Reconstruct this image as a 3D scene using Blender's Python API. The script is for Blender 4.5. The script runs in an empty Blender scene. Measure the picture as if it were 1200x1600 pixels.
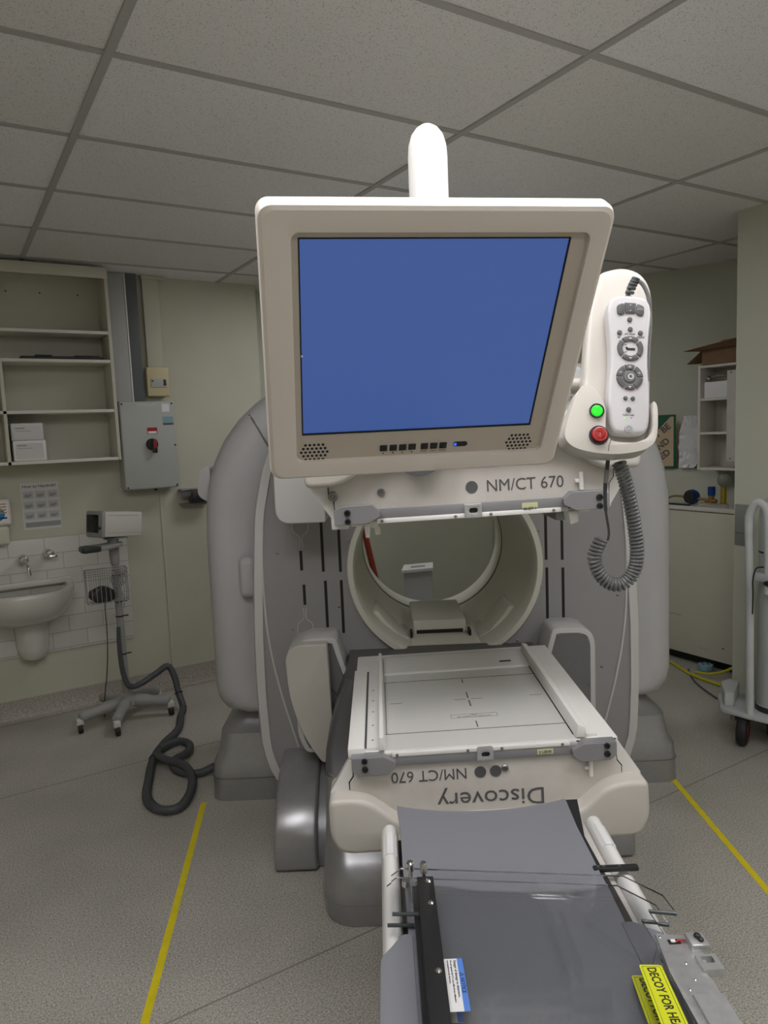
import bpy, bmesh, math, random
from math import pi, sin, cos, radians, atan2, hypot
from mathutils import Vector, Matrix
random.seed(7)
scn = bpy.context.scene
COL = scn.collection
# ------------------------------------------------------------------ camera
CAM = Vector((-0.48449, -2.13308, 1.655))
CR = Vector((0.85138244, -0.52297216, -0.04059625))
CU = Vector((0.09193083, 0.07256877, 0.99311756))
CF = Vector((0.51642681, 0.84925491, -0.10986104))
cd = bpy.data.cameras.new('camera'); cam = bpy.data.objects.new('camera', cd); COL.objects.link(cam)
cd.sensor_fit = 'VERTICAL'; cd.sensor_height = 24.0; cd.lens = 24.0 * 1124.28 / 1600.0
cd.clip_start = 0.02
m3 = Matrix((CR, CU, -CF)).transposed()
cam.matrix_world = Matrix.Translation(CAM) @ m3.to_4x4()
scn.camera = cam
# ------------------------------------------------------------------ light and exposure
scn.view_settings.view_transform = 'Standard'; scn.view_settings.look = 'None'
scn.view_settings.gamma = 1.0; scn.view_settings.use_curve_mapping = False
scn.view_settings.exposure = 0.18
scn.cycles.diffuse_bounces = 8; scn.cycles.max_bounces = 16; scn.cycles.transmission_bounces = 16; scn.cycles.transparent_max_bounces = 16
PANEL_STRENGTH = 9.5
PANEL_COLOR = (1.0, 0.978, 0.985, 1)
w = bpy.data.worlds.new('world'); scn.world = w; w.use_nodes = True
w.node_tree.nodes['Background'].inputs[0].default_value = (0.9, 1.0, 0.95, 1)
w.node_tree.nodes['Background'].inputs[1].default_value = 0.02
CEIL = 2.706
# frames: R = the room (x along the basin wall, y towards it); S = the scanner, turned 31 degrees to the room
SA = radians(-31.0)
SO = Vector((1.345 + .03 * cos(SA), .46 + .03 * sin(SA), 0))
FRAME = {'R': Matrix.Identity(4), 'S': Matrix.Translation(SO) @ Matrix.Rotation(SA, 4, 'Z')}

# ------------------------------------------------------------------ materials
MATS = {}
def mat(name, col, rough=.5, metal=0., noise=0., nscale=30., bump=0., bscale=200., coat=0., emit=None, estr=0., spec=.5, trans=0., ior=1.45, alpha=1.):
    if name in MATS: return MATS[name]
    m = bpy.data.materials.new(name); m.use_nodes = True; MATS[name] = m
    nt = m.node_tree; b = nt.nodes['Principled BSDF']
    c = (*col, 1)
    b.inputs['Base Color'].default_value = c; b.inputs['Roughness'].default_value = rough
    b.inputs['Metallic'].default_value = metal; b.inputs['Coat Weight'].default_value = coat
    b.inputs['Specular IOR Level'].default_value = spec
    b.inputs['Transmission Weight'].default_value = trans; b.inputs['IOR'].default_value = ior
    b.inputs['Alpha'].default_value = alpha
    if emit: b.inputs['Emission Color'].default_value = (*emit, 1); b.inputs['Emission Strength'].default_value = estr
    tc = nt.nodes.new('ShaderNodeTexCoord')
    if noise:
        n = nt.nodes.new('ShaderNodeTexNoise'); n.inputs['Scale'].default_value = nscale; n.inputs['Detail'].default_value = 6
        nt.links.new(tc.outputs['Object'], n.inputs['Vector'])
        r = nt.nodes.new('ShaderNodeMapRange'); r.inputs[1].default_value = .3; r.inputs[2].default_value = .7
        r.inputs[3].default_value = 1 - noise; r.inputs[4].default_value = 1 + noise
        nt.links.new(n.outputs['Fac'], r.inputs[0])
        mx = nt.nodes.new('ShaderNodeMix'); mx.data_type = 'RGBA'; mx.blend_type = 'MULTIPLY'; mx.inputs[0].default_value = 1
        mx.inputs[6].default_value = c; nt.links.new(r.outputs[0], mx.inputs[7]); nt.links.new(mx.outputs[2], b.inputs['Base Color'])
    if bump:
        n = nt.nodes.new('ShaderNodeTexNoise'); n.inputs['Scale'].default_value = bscale; n.inputs['Detail'].default_value = 3
        nt.links.new(tc.outputs['Object'], n.inputs['Vector'])
        bp = nt.nodes.new('ShaderNodeBump'); bp.inputs['Strength'].default_value = bump; bp.inputs['Distance'].default_value = .002
        nt.links.new(n.outputs['Fac'], bp.inputs['Height']); nt.links.new(bp.outputs[0], b.inputs['Normal'])
    return m
def nodes(name):
    m = bpy.data.materials.new(name); m.use_nodes = True; MATS[name] = m
    return m, m.node_tree, m.node_tree.nodes['Principled BSDF'], (lambda t: m.node_tree.nodes.new(t)), m.node_tree.links.new
def ramp(N, stops):
    r = N('ShaderNodeValToRGB'); e = r.color_ramp.elements
    e[0].position, e[0].color = stops[0][0], (*stops[0][1], 1); e[1].position, e[1].color = stops[-1][0], (*stops[-1][1], 1)
    for p, c in stops[1:-1]:
        q = e.new(p); q.color = (*c, 1)
    return r
# speckled vinyl floor
m, nt, b, N, L = nodes('speckled_vinyl')
tc = N('ShaderNodeTexCoord')
n1 = N('ShaderNodeTexNoise'); n1.inputs['Scale'].default_value = 170; n1.inputs['Detail'].default_value = 4; n1.inputs['Roughness'].default_value = .7
n2 = N('ShaderNodeTexNoise'); n2.inputs['Scale'].default_value = 2.2; n2.inputs['Detail'].default_value = 5
for n in (n1, n2): L(tc.outputs['Object'], n.inputs['Vector'])
r1 = ramp(N, [(.36, (.16, .15, .13)), (.45, (.39, .372, .33)), (.55, (.455, .435, .39)), (.64, (.66, .64, .58))])
L(n1.outputs['Fac'], r1.inputs[0])
r2 = ramp(N, [(.3, (.86, .86, .86)), (.7, (1.08, 1.08, 1.08))]); L(n2.outputs['Fac'], r2.inputs[0])
mx = N('ShaderNodeMix'); mx.data_type = 'RGBA'; mx.blend_type = 'MULTIPLY'; mx.inputs[0].default_value = 1
L(r1.outputs[0], mx.inputs[6]); L(r2.outputs[0], mx.inputs[7]); L(mx.outputs[2], b.inputs['Base Color'])
b.inputs['Roughness'].default_value = .36; b.inputs['Specular IOR Level'].default_value = .4
# coved skirting, same speckle but warmer
m, nt, b, N, L = nodes('speckled_skirting')
tc = N('ShaderNodeTexCoord'); n1 = N('ShaderNodeTexNoise'); n1.inputs['Scale'].default_value = 160; n1.inputs['Detail'].default_value = 4
L(tc.outputs['Object'], n1.inputs['Vector'])
r1 = ramp(N, [(.36, (.26, .235, .20)), (.5, (.37, .34, .295)), (.62, (.47, .44, .39))]); L(n1.outputs['Fac'], r1.inputs[0])
L(r1.outputs[0], b.inputs['Base Color']); b.inputs['Roughness'].default_value = .5
# mineral fibre ceiling tile; alternate tiles are a smoother and cleaner batch
m, nt, b, N, L = nodes('ceiling_tile')
tc = N('ShaderNodeTexCoord'); sx = N('ShaderNodeSeparateXYZ'); L(tc.outputs['Object'], sx.inputs[0])
def M_(op, a, bb=None):
    n = N('ShaderNodeMath'); n.operation = op
    for i, v in enumerate((a, bb)):
        if v is None: continue
        if isinstance(v, (int, float)): n.inputs[i].default_value = v
        else: L(v, n.inputs[i])
    return n.outputs[0]
ix = M_('FLOOR', M_('DIVIDE', sx.outputs[0], 1.2)); iy = M_('FLOOR', M_('DIVIDE', sx.outputs[1], .6))
cx = N('ShaderNodeCombineXYZ'); L(ix, cx.inputs[0]); L(iy, cx.inputs[1])
wn = N('ShaderNodeTexWhiteNoise'); wn.noise_dimensions = '3D'; L(cx.outputs[0], wn.inputs['Vector'])
rt = ramp(N, [(0., (.78, .765, .74)), (.5, (.84, .835, .83)), (1., (.88, .885, .90))]); L(wn.outputs['Value'], rt.inputs[0])
v = N('ShaderNodeTexNoise'); v.inputs['Scale'].default_value = 260; v.inputs['Detail'].default_value = 2
L(tc.outputs['Object'], v.inputs['Vector'])
rv = ramp(N, [(.30, (.45, .43, .40)), (.40, (1, 1, 1))]); L(v.outputs['Fac'], rv.inputs[0])
mx = N('ShaderNodeMix'); mx.data_type = 'RGBA'; mx.blend_type = 'MULTIPLY'; mx.inputs[0].default_value = 1
L(rt.outputs[0], mx.inputs[6]); L(rv.outputs[0], mx.inputs[7]); L(mx.outputs[2], b.inputs['Base Color']); b.inputs['Roughness'].default_value = .95
bp = N('ShaderNodeBump'); bp.inputs['Strength'].default_value = .5; bp.inputs['Distance'].default_value = .003
L(v.outputs['Fac'], bp.inputs['Height']); L(bp.outputs[0], b.inputs['Normal'])
# glazed wall tiles in running bond
m, nt, b, N, L = nodes('glazed_tile')
tc = N('ShaderNodeTexCoord'); mp = N('ShaderNodeMapping'); mp.inputs['Rotation'].default_value = (radians(90), 0, 0); L(tc.outputs['Object'], mp.inputs[0])
bk = N('ShaderNodeTexBrick'); bk.inputs['Scale'].default_value = 1; bk.offset = .5
bk.inputs['Brick Width'].default_value = .20; bk.inputs['Row Height'].default_value = .10; bk.inputs['Mortar Size'].default_value = .0022
bk.inputs['Color1'].default_value = (.66, .66, .61, 1); bk.inputs['Color2'].default_value = (.62, .62, .58, 1); bk.inputs['Mortar'].default_value = (.40, .39, .35, 1)
L(mp.outputs[0], bk.inputs['Vector']); L(bk.outputs['Color'], b.inputs['Base Color']); b.inputs['Roughness'].default_value = .16
# perforated metal speckle for the floor under tape etc.
WALL = mat('cream_wall_paint', (.54, .53, .435), .6, noise=.035, nscale=3)
WALLG = mat('pale_green_wall_paint', (.52, .53, .44), .55, noise=.03, nscale=2.5)
GRID = mat('ceiling_grid_metal', (.44, .43, .41), .5)
SHELL = mat('light_grey_shell', (.47, .47, .48), .38, noise=.02, nscale=8)
SHELL2 = mat('off_white_trim', (.58, .575, .57), .35)
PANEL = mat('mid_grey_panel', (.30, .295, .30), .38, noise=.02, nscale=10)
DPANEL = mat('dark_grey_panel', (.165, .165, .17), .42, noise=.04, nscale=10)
SILVER = mat('silver_base_paint', (.36, .36, .37), .30, metal=.55, noise=.03, nscale=40)
CREAM = mat('warm_white_plastic', (.565, .54, .495), .32, noise=.015, nscale=15)
MONBEZ = mat('beige_monitor_plastic', (.83, .76, .70), .36, bump=.15, bscale=900)
MONIN = mat('taupe_monitor_plastic', (.58, .52, .45), .4)
WHITE = mat('white_enamel', (.80, .79, .77), .3, noise=.02, nscale=12)
WHITEW = mat('worn_white_enamel', (.62, .59, .555), .38, noise=.06, nscale=14)
PANW = mat('collimator_face', (.60, .60, .575), .30, noise=.02, nscale=6)
BORE = mat('bore_liner', (.62, .615, .54), .42)
BLACK = mat('black_slot', (.012, .012, .012), .6)
BPL = mat('black_plastic', (.02, .02, .022), .4)
DKGREY = mat('grey_lettering', (.10, .10, .105), .5)
LATCH = mat('grey_metal_latch', (.29, .29, .305), .38, metal=.3)
ALU = mat('brushed_aluminium', (.60, .61, .62), .33, metal=.7, noise=.08, nscale=60)
CHROME = mat('chrome', (.75, .75, .74), .12, metal=1.)
STEEL = mat('steel_screw', (.30, .30, .30), .35, metal=.9)
PAD = mat('grey_vinyl_pad', (.225, .23, .26), .48, bump=.2, bscale=700)
HOSE = mat('charcoal_hose', (.072, .078, .083), .45)
CORD = mat('grey_cord_plastic', (.17, .175, .18), .33)
BTN = mat('grey_rubber_key', (.085, .085, .088), .55)
YEL = mat('yellow_floor_tape', (.76, .63, .014), .45, noise=.06, nscale=20)
STICKY = mat('yellow_sticker', (.62, .66, .02), .4)
STICKW = mat('white_sticker', (.78, .78, .78), .45)
STICKB = mat('blue_sticker', (.10, .24, .68), .4)
PALEY = mat('pale_yellow_label', (.62, .62, .36), .5)
SEAM = mat('floor_weld_seam', (.26, .245, .21), .5)
MELA = mat('cream_melamine', (.60, .58, .49), .45, noise=.02, nscale=6)
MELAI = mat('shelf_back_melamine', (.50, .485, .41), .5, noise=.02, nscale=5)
EDGE = mat('pale_edge_banding', (.68, .66, .60), .4)
PORC = mat('porcelain', (.68, .665, .625), .12, coat=.4)
ENCL = mat('grey_enclosure', (.43, .45, .43), .42, noise=.015, nscale=9)
TRUNK = mat('grey_trunking', (.115, .125, .13), .5)
PLATEG = mat('pale_grey_panel', (.42, .43, .42), .45)
IVORY = mat('yellowed_ivory_plastic', (.58, .51, .31), .45)
RED = mat('red_plastic', (.34, .012, .014), .35)
REDPOLE = mat('red_painted_pole', (.30, .045, .025), .4)
GREYP = mat('medical_grey_plastic', (.31, .31, .30), .45)
LGREYP = mat('light_medical_plastic', (.62, .61, .56), .45)
DGREYP = mat('dark_medical_plastic', (.03, .035, .035), .4)
PAPER = mat('printed_paper', (.62, .62, .60), .6)
PRINT = mat('grey_print', (.30, .31, .31), .7)
PRINTD = mat('dark_print', (.10, .105, .11), .7)
CARD = mat('brown_cardboard', (.23, .135, .075), .75, noise=.08, nscale=15)
GREENS = mat('green_sign_paint', (.008, .10, .045), .5)
TANS = mat('tan_sign_paint', (.56, .43, .28), .55)
WRAP = mat('clear_plastic_wrap', (.62, .63, .64), .25, bump=.8, bscale=60)
BLUEP = mat('blue_gauge_enamel', (.01, .06, .26), .35)
YELP = mat('yellow_brass', (.50, .36, .04), .35, metal=.3)
BRASS = mat('brass', (.45, .30, .10), .3, metal=.9)
TROL = mat('scuffed_white_paint', (.52, .54, .55), .42, noise=.10, nscale=9)
DRUM = mat('grey_green_drum_paint', (.44, .47, .46), .35, noise=.03, nscale=5)
TYRE = mat('black_tyre', (.018, .018, .018), .6)
YCABLE = mat('yellow_cable', (.52, .47, .03), .45)
BLUEC = mat('pale_blue_connector', (.22, .36, .42), .4)
ACR = mat('clear_acrylic', (.985, .99, .995), .03, trans=1., ior=1.33)
ACRE = mat('acrylic_edge', (.06, .075, .08), .2)
SCREEN = mat('blue_screen', (.01, .015, .04), .22, emit=(.040, .080, .245), estr=1.0)
GREENL = mat('lit_green_button', (.02, .5, .02), .3, emit=(.01, .80, .02), estr=1.0)
LEDB = mat('lit_blue_led', (.01, .02, .2), .2, emit=(.02, .12, 1.0), estr=1.2)
LEDG = mat('lit_green_led', (.1, .5, .05), .3, emit=(.25, .9, .05), estr=.8)
DIFFUSER_ADDED = mat('added_fill_diffuser', (.8, .8, .8), .5, emit=PANEL_COLOR[:3], estr=PANEL_STRENGTH * .62)  # weaker glow for the unseen panel added to brighten the rear wall and bore
DIFFUSER = mat('lamp_diffuser', (.8, .8, .8), .5, emit=PANEL_COLOR[:3], estr=PANEL_STRENGTH)
SKINW = mat('controller_white', (.55, .54, .555), .28)

# ------------------------------------------------------------------ mesh helpers
def crom(pts, sub=8, closed=False):
    P = [Vector(p) for p in pts]; n = len(P); out = []
    rng = range(n) if closed else range(n - 1)
    for i in rng:
        g = (lambda k: P[k % n]) if closed else (lambda k: P[min(max(k, 0), n - 1)])
        p0, p1, p2, p3 = g(i - 1), g(i), g(i + 1), g(i + 2)
        for s in range(sub):
            t = s / sub
            out.append(.5 * ((2 * p1) + (-p0 + p2) * t + (2 * p0 - 5 * p1 + 4 * p2 - p3) * t * t + (-p0 + 3 * p1 - 3 * p2 + p3) * t ** 3))
    if not closed: out.append(P[-1])
    return out
def rrect(x0, x1, y0, y1, r, n=6):
    r = min(r, (x1 - x0) / 2 - 1e-5, (y1 - y0) / 2 - 1e-5); o = []
    for cx_, cy_, a in ((x1 - r, y1 - r, 0), (x0 + r, y1 - r, 90), (x0 + r, y0 + r, 180), (x1 - r, y0 + r, 270)):
        for k in range(n + 1):
            t = radians(a + 90 * k / n); o.append((cx_ + r * cos(t), cy_ + r * sin(t)))
    return o
def round_poly(pts, r, n=5):
    o = []; k = len(pts)
    for i in range(k):
        p = Vector(pts[i]); rr = r[i] if isinstance(r, (list, tuple)) else r
        if rr <= 0: o.append(tuple(p)); continue
        a = Vector(pts[i - 1]) - p; c = Vector(pts[(i + 1) % k]) - p
        d = min(rr, a.length * .48, c.length * .48); A = p + a.normalized() * d; B = p + c.normalized() * d
        for s in range(n + 1):
            t = s / n; o.append(tuple((1 - t) ** 2 * A + 2 * t * (1 - t) * p + t * t * B))
    return o
class MB:
    def __init__(s): s.bm = bmesh.new(); s.xf = None
    def add(s, bm2):
        me = bpy.data.meshes.new('t'); bm2.to_mesh(me); bm2.free(); s.bm.from_mesh(me); bpy.data.meshes.remove(me); return s
    def bevel(s, bm, w, seg=2, ang=30):
        ed = [e for e in bm.edges if len(e.link_faces) == 2 and e.calc_face_angle(0) > radians(ang)]
        if w > 0 and ed: bmesh.ops.bevel(bm, geom=ed, offset=w, segments=seg, profile=.5, affect='EDGES', clamp_overlap=True)
    def box(s, x0, x1, y0, y1, z0, z1, bev=0, seg=2, rot=None):
        t = bmesh.new(); bmesh.ops.create_cube(t, size=1)
        c = Vector(((x0 + x1) / 2, (y0 + y1) / 2, (z0 + z1) / 2))
        bmesh.ops.scale(t, vec=(abs(x1 - x0), abs(y1 - y0), abs(z1 - z0)), verts=t.verts)
        s.bevel(t, bev, seg)
        if rot is not None: bmesh.ops.transform(t, matrix=rot.to_4x4(), verts=t.verts)
        bmesh.ops.translate(t, vec=c, verts=t.verts); return s.add(t)
    def prism(s, poly, axis, a0, a1, bev=0, seg=2, ang=30):
        t = bmesh.new()
        def P(p, a): return {'x': (a, p[0], p[1]), 'y': (p[0], a, p[1]), 'z': (p[0], p[1], a)}[axis]
        A = [t.verts.new(P(p, a0)) for p in poly]; B = [t.verts.new(P(p, a1)) for p in poly]; n = len(poly)
        t.faces.new(A); t.faces.new(B[::-1])
        for i in range(n): t.faces.new((A[i], B[i], B[(i + 1) % n], A[(i + 1) % n]))
        bmesh.ops.recalc_face_normals(t, faces=t.faces); s.bevel(t, bev, seg, ang); return s.add(t)
    def loft(s, rings, cap=True, closed_path=False):
        t = bmesh.new(); V = [[t.verts.new(p) for p in r] for r in rings]; n = len(rings[0]); k = len(rings)
        for i in range(k if closed_path else k - 1):
            a, b_ = V[i], V[(i + 1) % k]
            for j in range(n): t.faces.new((a[j], a[(j + 1) % n], b_[(j + 1) % n], b_[j]))
        if cap and not closed_path: t.faces.new(V[0][::-1]); t.faces.new(V[-1])
        bmesh.ops.recalc_face_normals(t, faces=t.faces); return s.add(t)
    def cyl(s, p0, p1, r0, r1=None, n=20):
        p0, p1 = Vector(p0), Vector(p1); r1 = r0 if r1 is None else r1
        d = (p1 - p0).normalized(); u = d.orthogonal().normalized(); v_ = d.cross(u)
        ring = lambda c, r: [c + (u * cos(2 * pi * k / n) + v_ * sin(2 * pi * k / n)) * r for k in range(n)]
        return s.loft([ring(p0, r0), ring(p1, r1)])
    def lathe(s, prof, o, d, n=32, closed=False, ref=None):
        o, d = Vector(o), Vector(d).normalized(); u = Vector(ref).normalized() if ref else d.orthogonal().normalized(); v_ = d.cross(u)
        R_ = [[o + d * h + (u * cos(2 * pi * k / n) + v_ * sin(2 * pi * k / n)) * max(r, 1e-5) for k in range(n)] for r, h in prof]
        return s.loft(R_, cap=not closed, closed_path=closed)
    def tube(s, pts, r, n=10, sub=0, closed=False):
        P = crom(pts, sub, closed) if sub else [Vector(p) for p in pts]
        k = len(P); rings = []; u = None
        for i in range(k):
            a = P[i - 1] if (i > 0 or closed) else P[i]; b_ = P[(i + 1) % k] if (i < k - 1 or closed) else P[i]
            d = (b_ - a)
            if d.length < 1e-9: d = Vector((0, 0, 1))
            d.normalize()
            if u is None: u = d.orthogonal().normalized()
            else:
                u = u - d * u.dot(d); u = u.normalized() if u.length > 1e-6 else d.orthogonal().normalized()
            v_ = d.cross(u); rr = r[i * (len(r) - 1) // max(k - 1, 1)] if isinstance(r, (list, tuple)) else r
            rings.append([P[i] + (u * cos(2 * pi * j / n) + v_ * sin(2 * pi * j / n)) * rr for j in range(n)])
        return s.loft(rings, cap=not closed, closed_path=closed)
    def ball(s, c, r, sc=(1, 1, 1), seg=20):
        t = bmesh.new(); bmesh.ops.create_uvsphere(t, u_segments=seg, v_segments=seg // 2 + 2, radius=r)
        bmesh.ops.scale(t, vec=sc, verts=t.verts); bmesh.ops.translate(t, vec=c, verts=t.verts); return s.add(t)
    def quad(s, *p):
        t = bmesh.new(); t.faces.new([t.verts.new(q) for q in p]); return s.add(t)
    def ringframe(s, outer, inner, axis, a0, a1, bev=0):
        P = lambda p, a: {'x': (a, p[0], p[1]), 'y': (p[0], a, p[1]), 'z': (p[0], p[1], a)}[axis]
        t = MB(); t.loft([[P(p, a0) for p in outer], [P(p, a0) for p in inner], [P(p, a1) for p in inner], [P(p, a1) for p in outer]], closed_path=True)
        t.bevel(t.bm, bev, 2, 50); return s.add(t.bm)
    def xform(s, M): bmesh.ops.transform(s.bm, matrix=M, verts=s.bm.verts); return s
BASE = {}
def linkmesh(name, mb, m, base, smooth):
    bmesh.ops.translate(mb.bm, vec=-Vector(base), verts=mb.bm.verts)
    bmesh.ops.recalc_face_normals(mb.bm, faces=mb.bm.faces)
    me = bpy.data.meshes.new(name); mb.bm.to_mesh(me); mb.bm.free()
    if smooth:
        for p in me.polygons: p.use_smooth = True
        me.set_sharp_from_angle(angle=radians(smooth))
    me.materials.append(m)
    o = bpy.data.objects.new(name, me); COL.objects.link(o); return o
def props(o, label, cat, group=None):
    o['label'] = label; o['category'] = cat
    if group: o['group'] = group
def thing(name, label, cat, base, fr='R', group=None):
    o = bpy.data.objects.new(name, None); COL.objects.link(o); o.empty_display_size = .1
    o.matrix_world = FRAME[fr] @ Matrix.Translation(base); props(o, label, cat, group)
    BASE[o.name] = Vector(base); return o
def part(name, mb, m, parent, label=None, smooth=35):
    o = linkmesh(name, mb, m, BASE[parent.name], smooth); o.parent = parent; BASE[o.name] = BASE[parent.name]
    if label: o['label'] = label
    return o
def solo(name, mb, m, label, cat, base, fr='R', group=None, smooth=35):
    o = linkmesh(name, mb, m, base, smooth); o.matrix_world = FRAME[fr] @ Matrix.Translation(base); BASE[o.name] = Vector(base)
    props(o, label, cat, group); return o
def struct(name, mb, m, smooth=35):
    o = linkmesh(name, mb, m, (0, 0, 0), smooth); o['kind'] = 'structure'; return o
def text_bm(s, size, xdir, ydir, org, align='LEFT', depth=.0006, bold=0., width=None):
    cu = bpy.data.curves.new('t', 'FONT'); cu.body = s; cu.size = size; cu.align_x = align; cu.align_y = 'BOTTOM_BASELINE'
    cu.extrude = depth; cu.offset = bold; cu.resolution_u = 3
    ob = bpy.data.objects.new('t', cu); COL.objects.link(ob); bpy.context.view_layer.update()
    me = bpy.data.meshes.new_from_object(ob.evaluated_get(bpy.context.evaluated_depsgraph_get()))
    bpy.data.objects.remove(ob); bpy.data.curves.remove(cu)
    t = bmesh.new(); t.from_mesh(me); bpy.data.meshes.remove(me)
    x, y = Vector(xdir).normalized(), Vector(ydir).normalized(); z = x.cross(y)
    if width and t.verts:
        xs = [v_.co.x for v_ in t.verts]; f = width / (max(xs) - min(xs))
        bmesh.ops.scale(t, vec=(f, 1, 1), verts=t.verts)
    Mx = Matrix((x, y, z)).transposed().to_4x4(); Mx.translation = Vector(org)
    bmesh.ops.transform(t, matrix=Mx, verts=t.verts); return t
def text(s, size, xdir, ydir, org, m, parent, **k):
    mb = MB(); mb.add(text_bm(s, size, xdir, ydir, org, **k)); return part('lettering', mb, m, parent, smooth=0)

# ================================================================== THE ROOM
X0, X1, Y0, YW = -3.0, 4.30, -4.3, 2.68
mb = MB(); mb.box(X0 - .1, X1 + .4, Y0 - .1, 4.2, -.12, 0); struct('floor', mb, MATS['speckled_vinyl'])
mb = MB(); mb.box(X0 - .1, X1 + .4, Y0 - .1, 4.2, CEIL, CEIL + .1); struct('ceiling', mb, MATS['ceiling_tile'])
mb = MB()
for i in range(-2, 4): mb.box(i * 1.2 - .0125, i * 1.2 + .0125, Y0, 3.0, CEIL - .006, CEIL + .02)
for j in range(-7, 5): mb.box(X0, X1, j * .6 - .0125, j * .6 + .0125, CEIL - .0045, CEIL + .02)
struct('ceiling_trim_1', mb, GRID)
mb = MB(); mb.box(X0, 1.47, YW, YW + .12, 0, CEIL); struct('wall_back', mb, WALL)
mb = MB(); mb.box(1.47, 4.25, 2.86, 3.0, 0, CEIL); struct('wall_rear', mb, WALLG)
mb = MB(); mb.box(X0 - .12, X0, Y0, YW + .12, 0, CEIL); struct('wall_left', mb, WALL)
mb = MB(); mb.box(X0, X1, Y0 - .12, Y0, 0, CEIL); struct('wall_front', mb, WALL)
mb = MB(); mb.box(3.10, 4.25, Y0, .157, 0, CEIL); struct('wall_right', mb, WALLG)
# the alcove beyond the corner: its wall runs at a slant
pA, pB, pC, pD = (4.15, .175), (4.12, .93), (3.80, 1.69), (3.80, 2.87)
mb = MB(); mb.prism([pA, pB, pC, pD, (3.94, 3.0), (3.94, 1.76), (4.26, .98), (4.27, .175)], 'z', 0, CEIL); struct('wall_alcove', mb, WALLG)
# a boxed-in lower wall makes the ledge in the alcove
mb = MB(); mb.prism([(4.14, .18), (4.03, .18), (3.995, .93), (3.695, 1.66), (3.695, 2.85), (3.795, 2.85), (3.795, 1.69), (4.115, .93)], 'z', 0, 1.32, bev=.004); struct('alcove_trim_2', mb, WALLG)
# shallow step in the basin wall and skirtings
mb = MB(); mb.box(.715, .725, 2.672, 2.69, .1, 1.34); struct('wall_trim_3', mb, mat('wall_batten_paint', (.57, .56, .46), .5))
mb = MB()
prof = [(YW + .002, .125), (YW - .005, .125), (YW - .008, .04), (YW - .022, .012), (YW - .06, .002), (YW + .002, .002)]
mb.prism(prof, 'x', X0, 1.47); struct('baseboard_back', mb, MATS['speckled_skirting'])
mb = MB(); mb.box(3.092, 3.10, Y0, .162, 0, .10); struct('baseboard_right', mb, MATS['speckled_skirting'])
# tiled splashback
mb = MB(); mb.box(-1.6, .484, YW - .010, YW + .001, .386, 1.10, bev=.002); struct('wall_trim_4', mb, MATS['glazed_tile'])
# weld seams in the vinyl
mb = MB()
for y_ in (1.625, -.165): mb.box(X0, 3.09, y_ - .003, y_ + .003, -.002, .0006)
struct('floor_trim_5', mb, SEAM)
# ceiling lamps of the room (recessed in the tile grid, above and behind the photographer); the one behind the gantry is an added fill for the rear wall
for k, (i, j, e) in enumerate(((0, -3, 1), (-1, -2, 1), (1, -5, 1), (-1, -6, 1), (1, 2, 0))):
    t = thing('ceiling_light', ['recessed fluorescent ceiling panel above the table foot', 'recessed fluorescent ceiling panel beside the table', 'recessed fluorescent ceiling panel near the entrance wall', 'recessed fluorescent ceiling panel in the far corner from the scanner', 'added fill light panel in the ceiling over the back of the gantry'][k], 'ceiling light', (i * 1.2 + .6, j * .6 + .3, CEIL))
    a, c = i * 1.2 + .02, j * .6 + .02
    mb = MB(); mb.ringframe(rrect(a, a + 1.16, c, c + .56, .005), rrect(a + .03, a + 1.13, c + .03, c + .53, .005), 'z', CEIL - .012, CEIL + .004); part('frame', mb, WHITE, t)
    mb = MB(); mb.box(a + .03, a + 1.13, c + .03, c + .53, CEIL - .008, CEIL + .002); part('diffuser', mb, DIFFUSER if e else DIFFUSER_ADDED, t)
# yellow tape on the floor marking the scanner's swept zone
def tape(label, a, b_):
    a, b_ = Vector((*a, 0)), Vector((*b_, 0)); d = (b_ - a).normalized(); n = Vector((-d.y, d.x, 0)) * .0125
    mb = MB(); up = Vector((0, 0, .0012))
    mb.loft([[a + n, a - n, a - n + up, a + n + up], [b_ + n, b_ - n, b_ - n + up, b_ + n + up]])
    solo('floor_tape', mb, YEL, label, 'floor tape', a, 'R', 'yellow floor tape lines')
tape('yellow tape line on the floor below the grey hose', (.395, 1.01), (-.50, -.90))
tape('yellow tape line on the floor beside the white trolley', (2.285, -.065), (1.45, -1.44))

# ================================================================== THE SCANNER (frame S)
G = thing('gamma_camera_gantry', 'large grey and white scanner gantry with round bore and silver feet', 'medical scanner', (0, .2, 0), 'S')
BC = (0.0, 1.08)
def radial(poly, n=128):
    out = []
    for k in range(n):
        a = 2 * pi * k / n; dx, dz = cos(a), sin(a); best = None
        for i in range(len(poly)):
            x1, z1 = poly[i][0] - BC[0], poly[i][1] - BC[1]; x2, z2 = poly[(i + 1) % len(poly)][0] - BC[0], poly[(i + 1) % len(poly)][1] - BC[1]
            ex, ez = x2 - x1, z2 - z1; den = dx * ez - dz * ex
            if abs(den) < 1e-12: continue
            t = (x1 * ez - z1 * ex) / den; u = (x1 * dz - z1 * dx) / den
            if t > 0 and -1e-9 <= u <= 1 + 1e-9 and (best is None or t < best): best = t
        out.append((BC[0] + dx * best, BC[1] + dz * best))
    return out
def circ(r, n=128): return [(BC[0] + r * cos(2 * pi * k / n), BC[1] + r * sin(2 * pi * k / n)) for k in range(n)]
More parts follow.
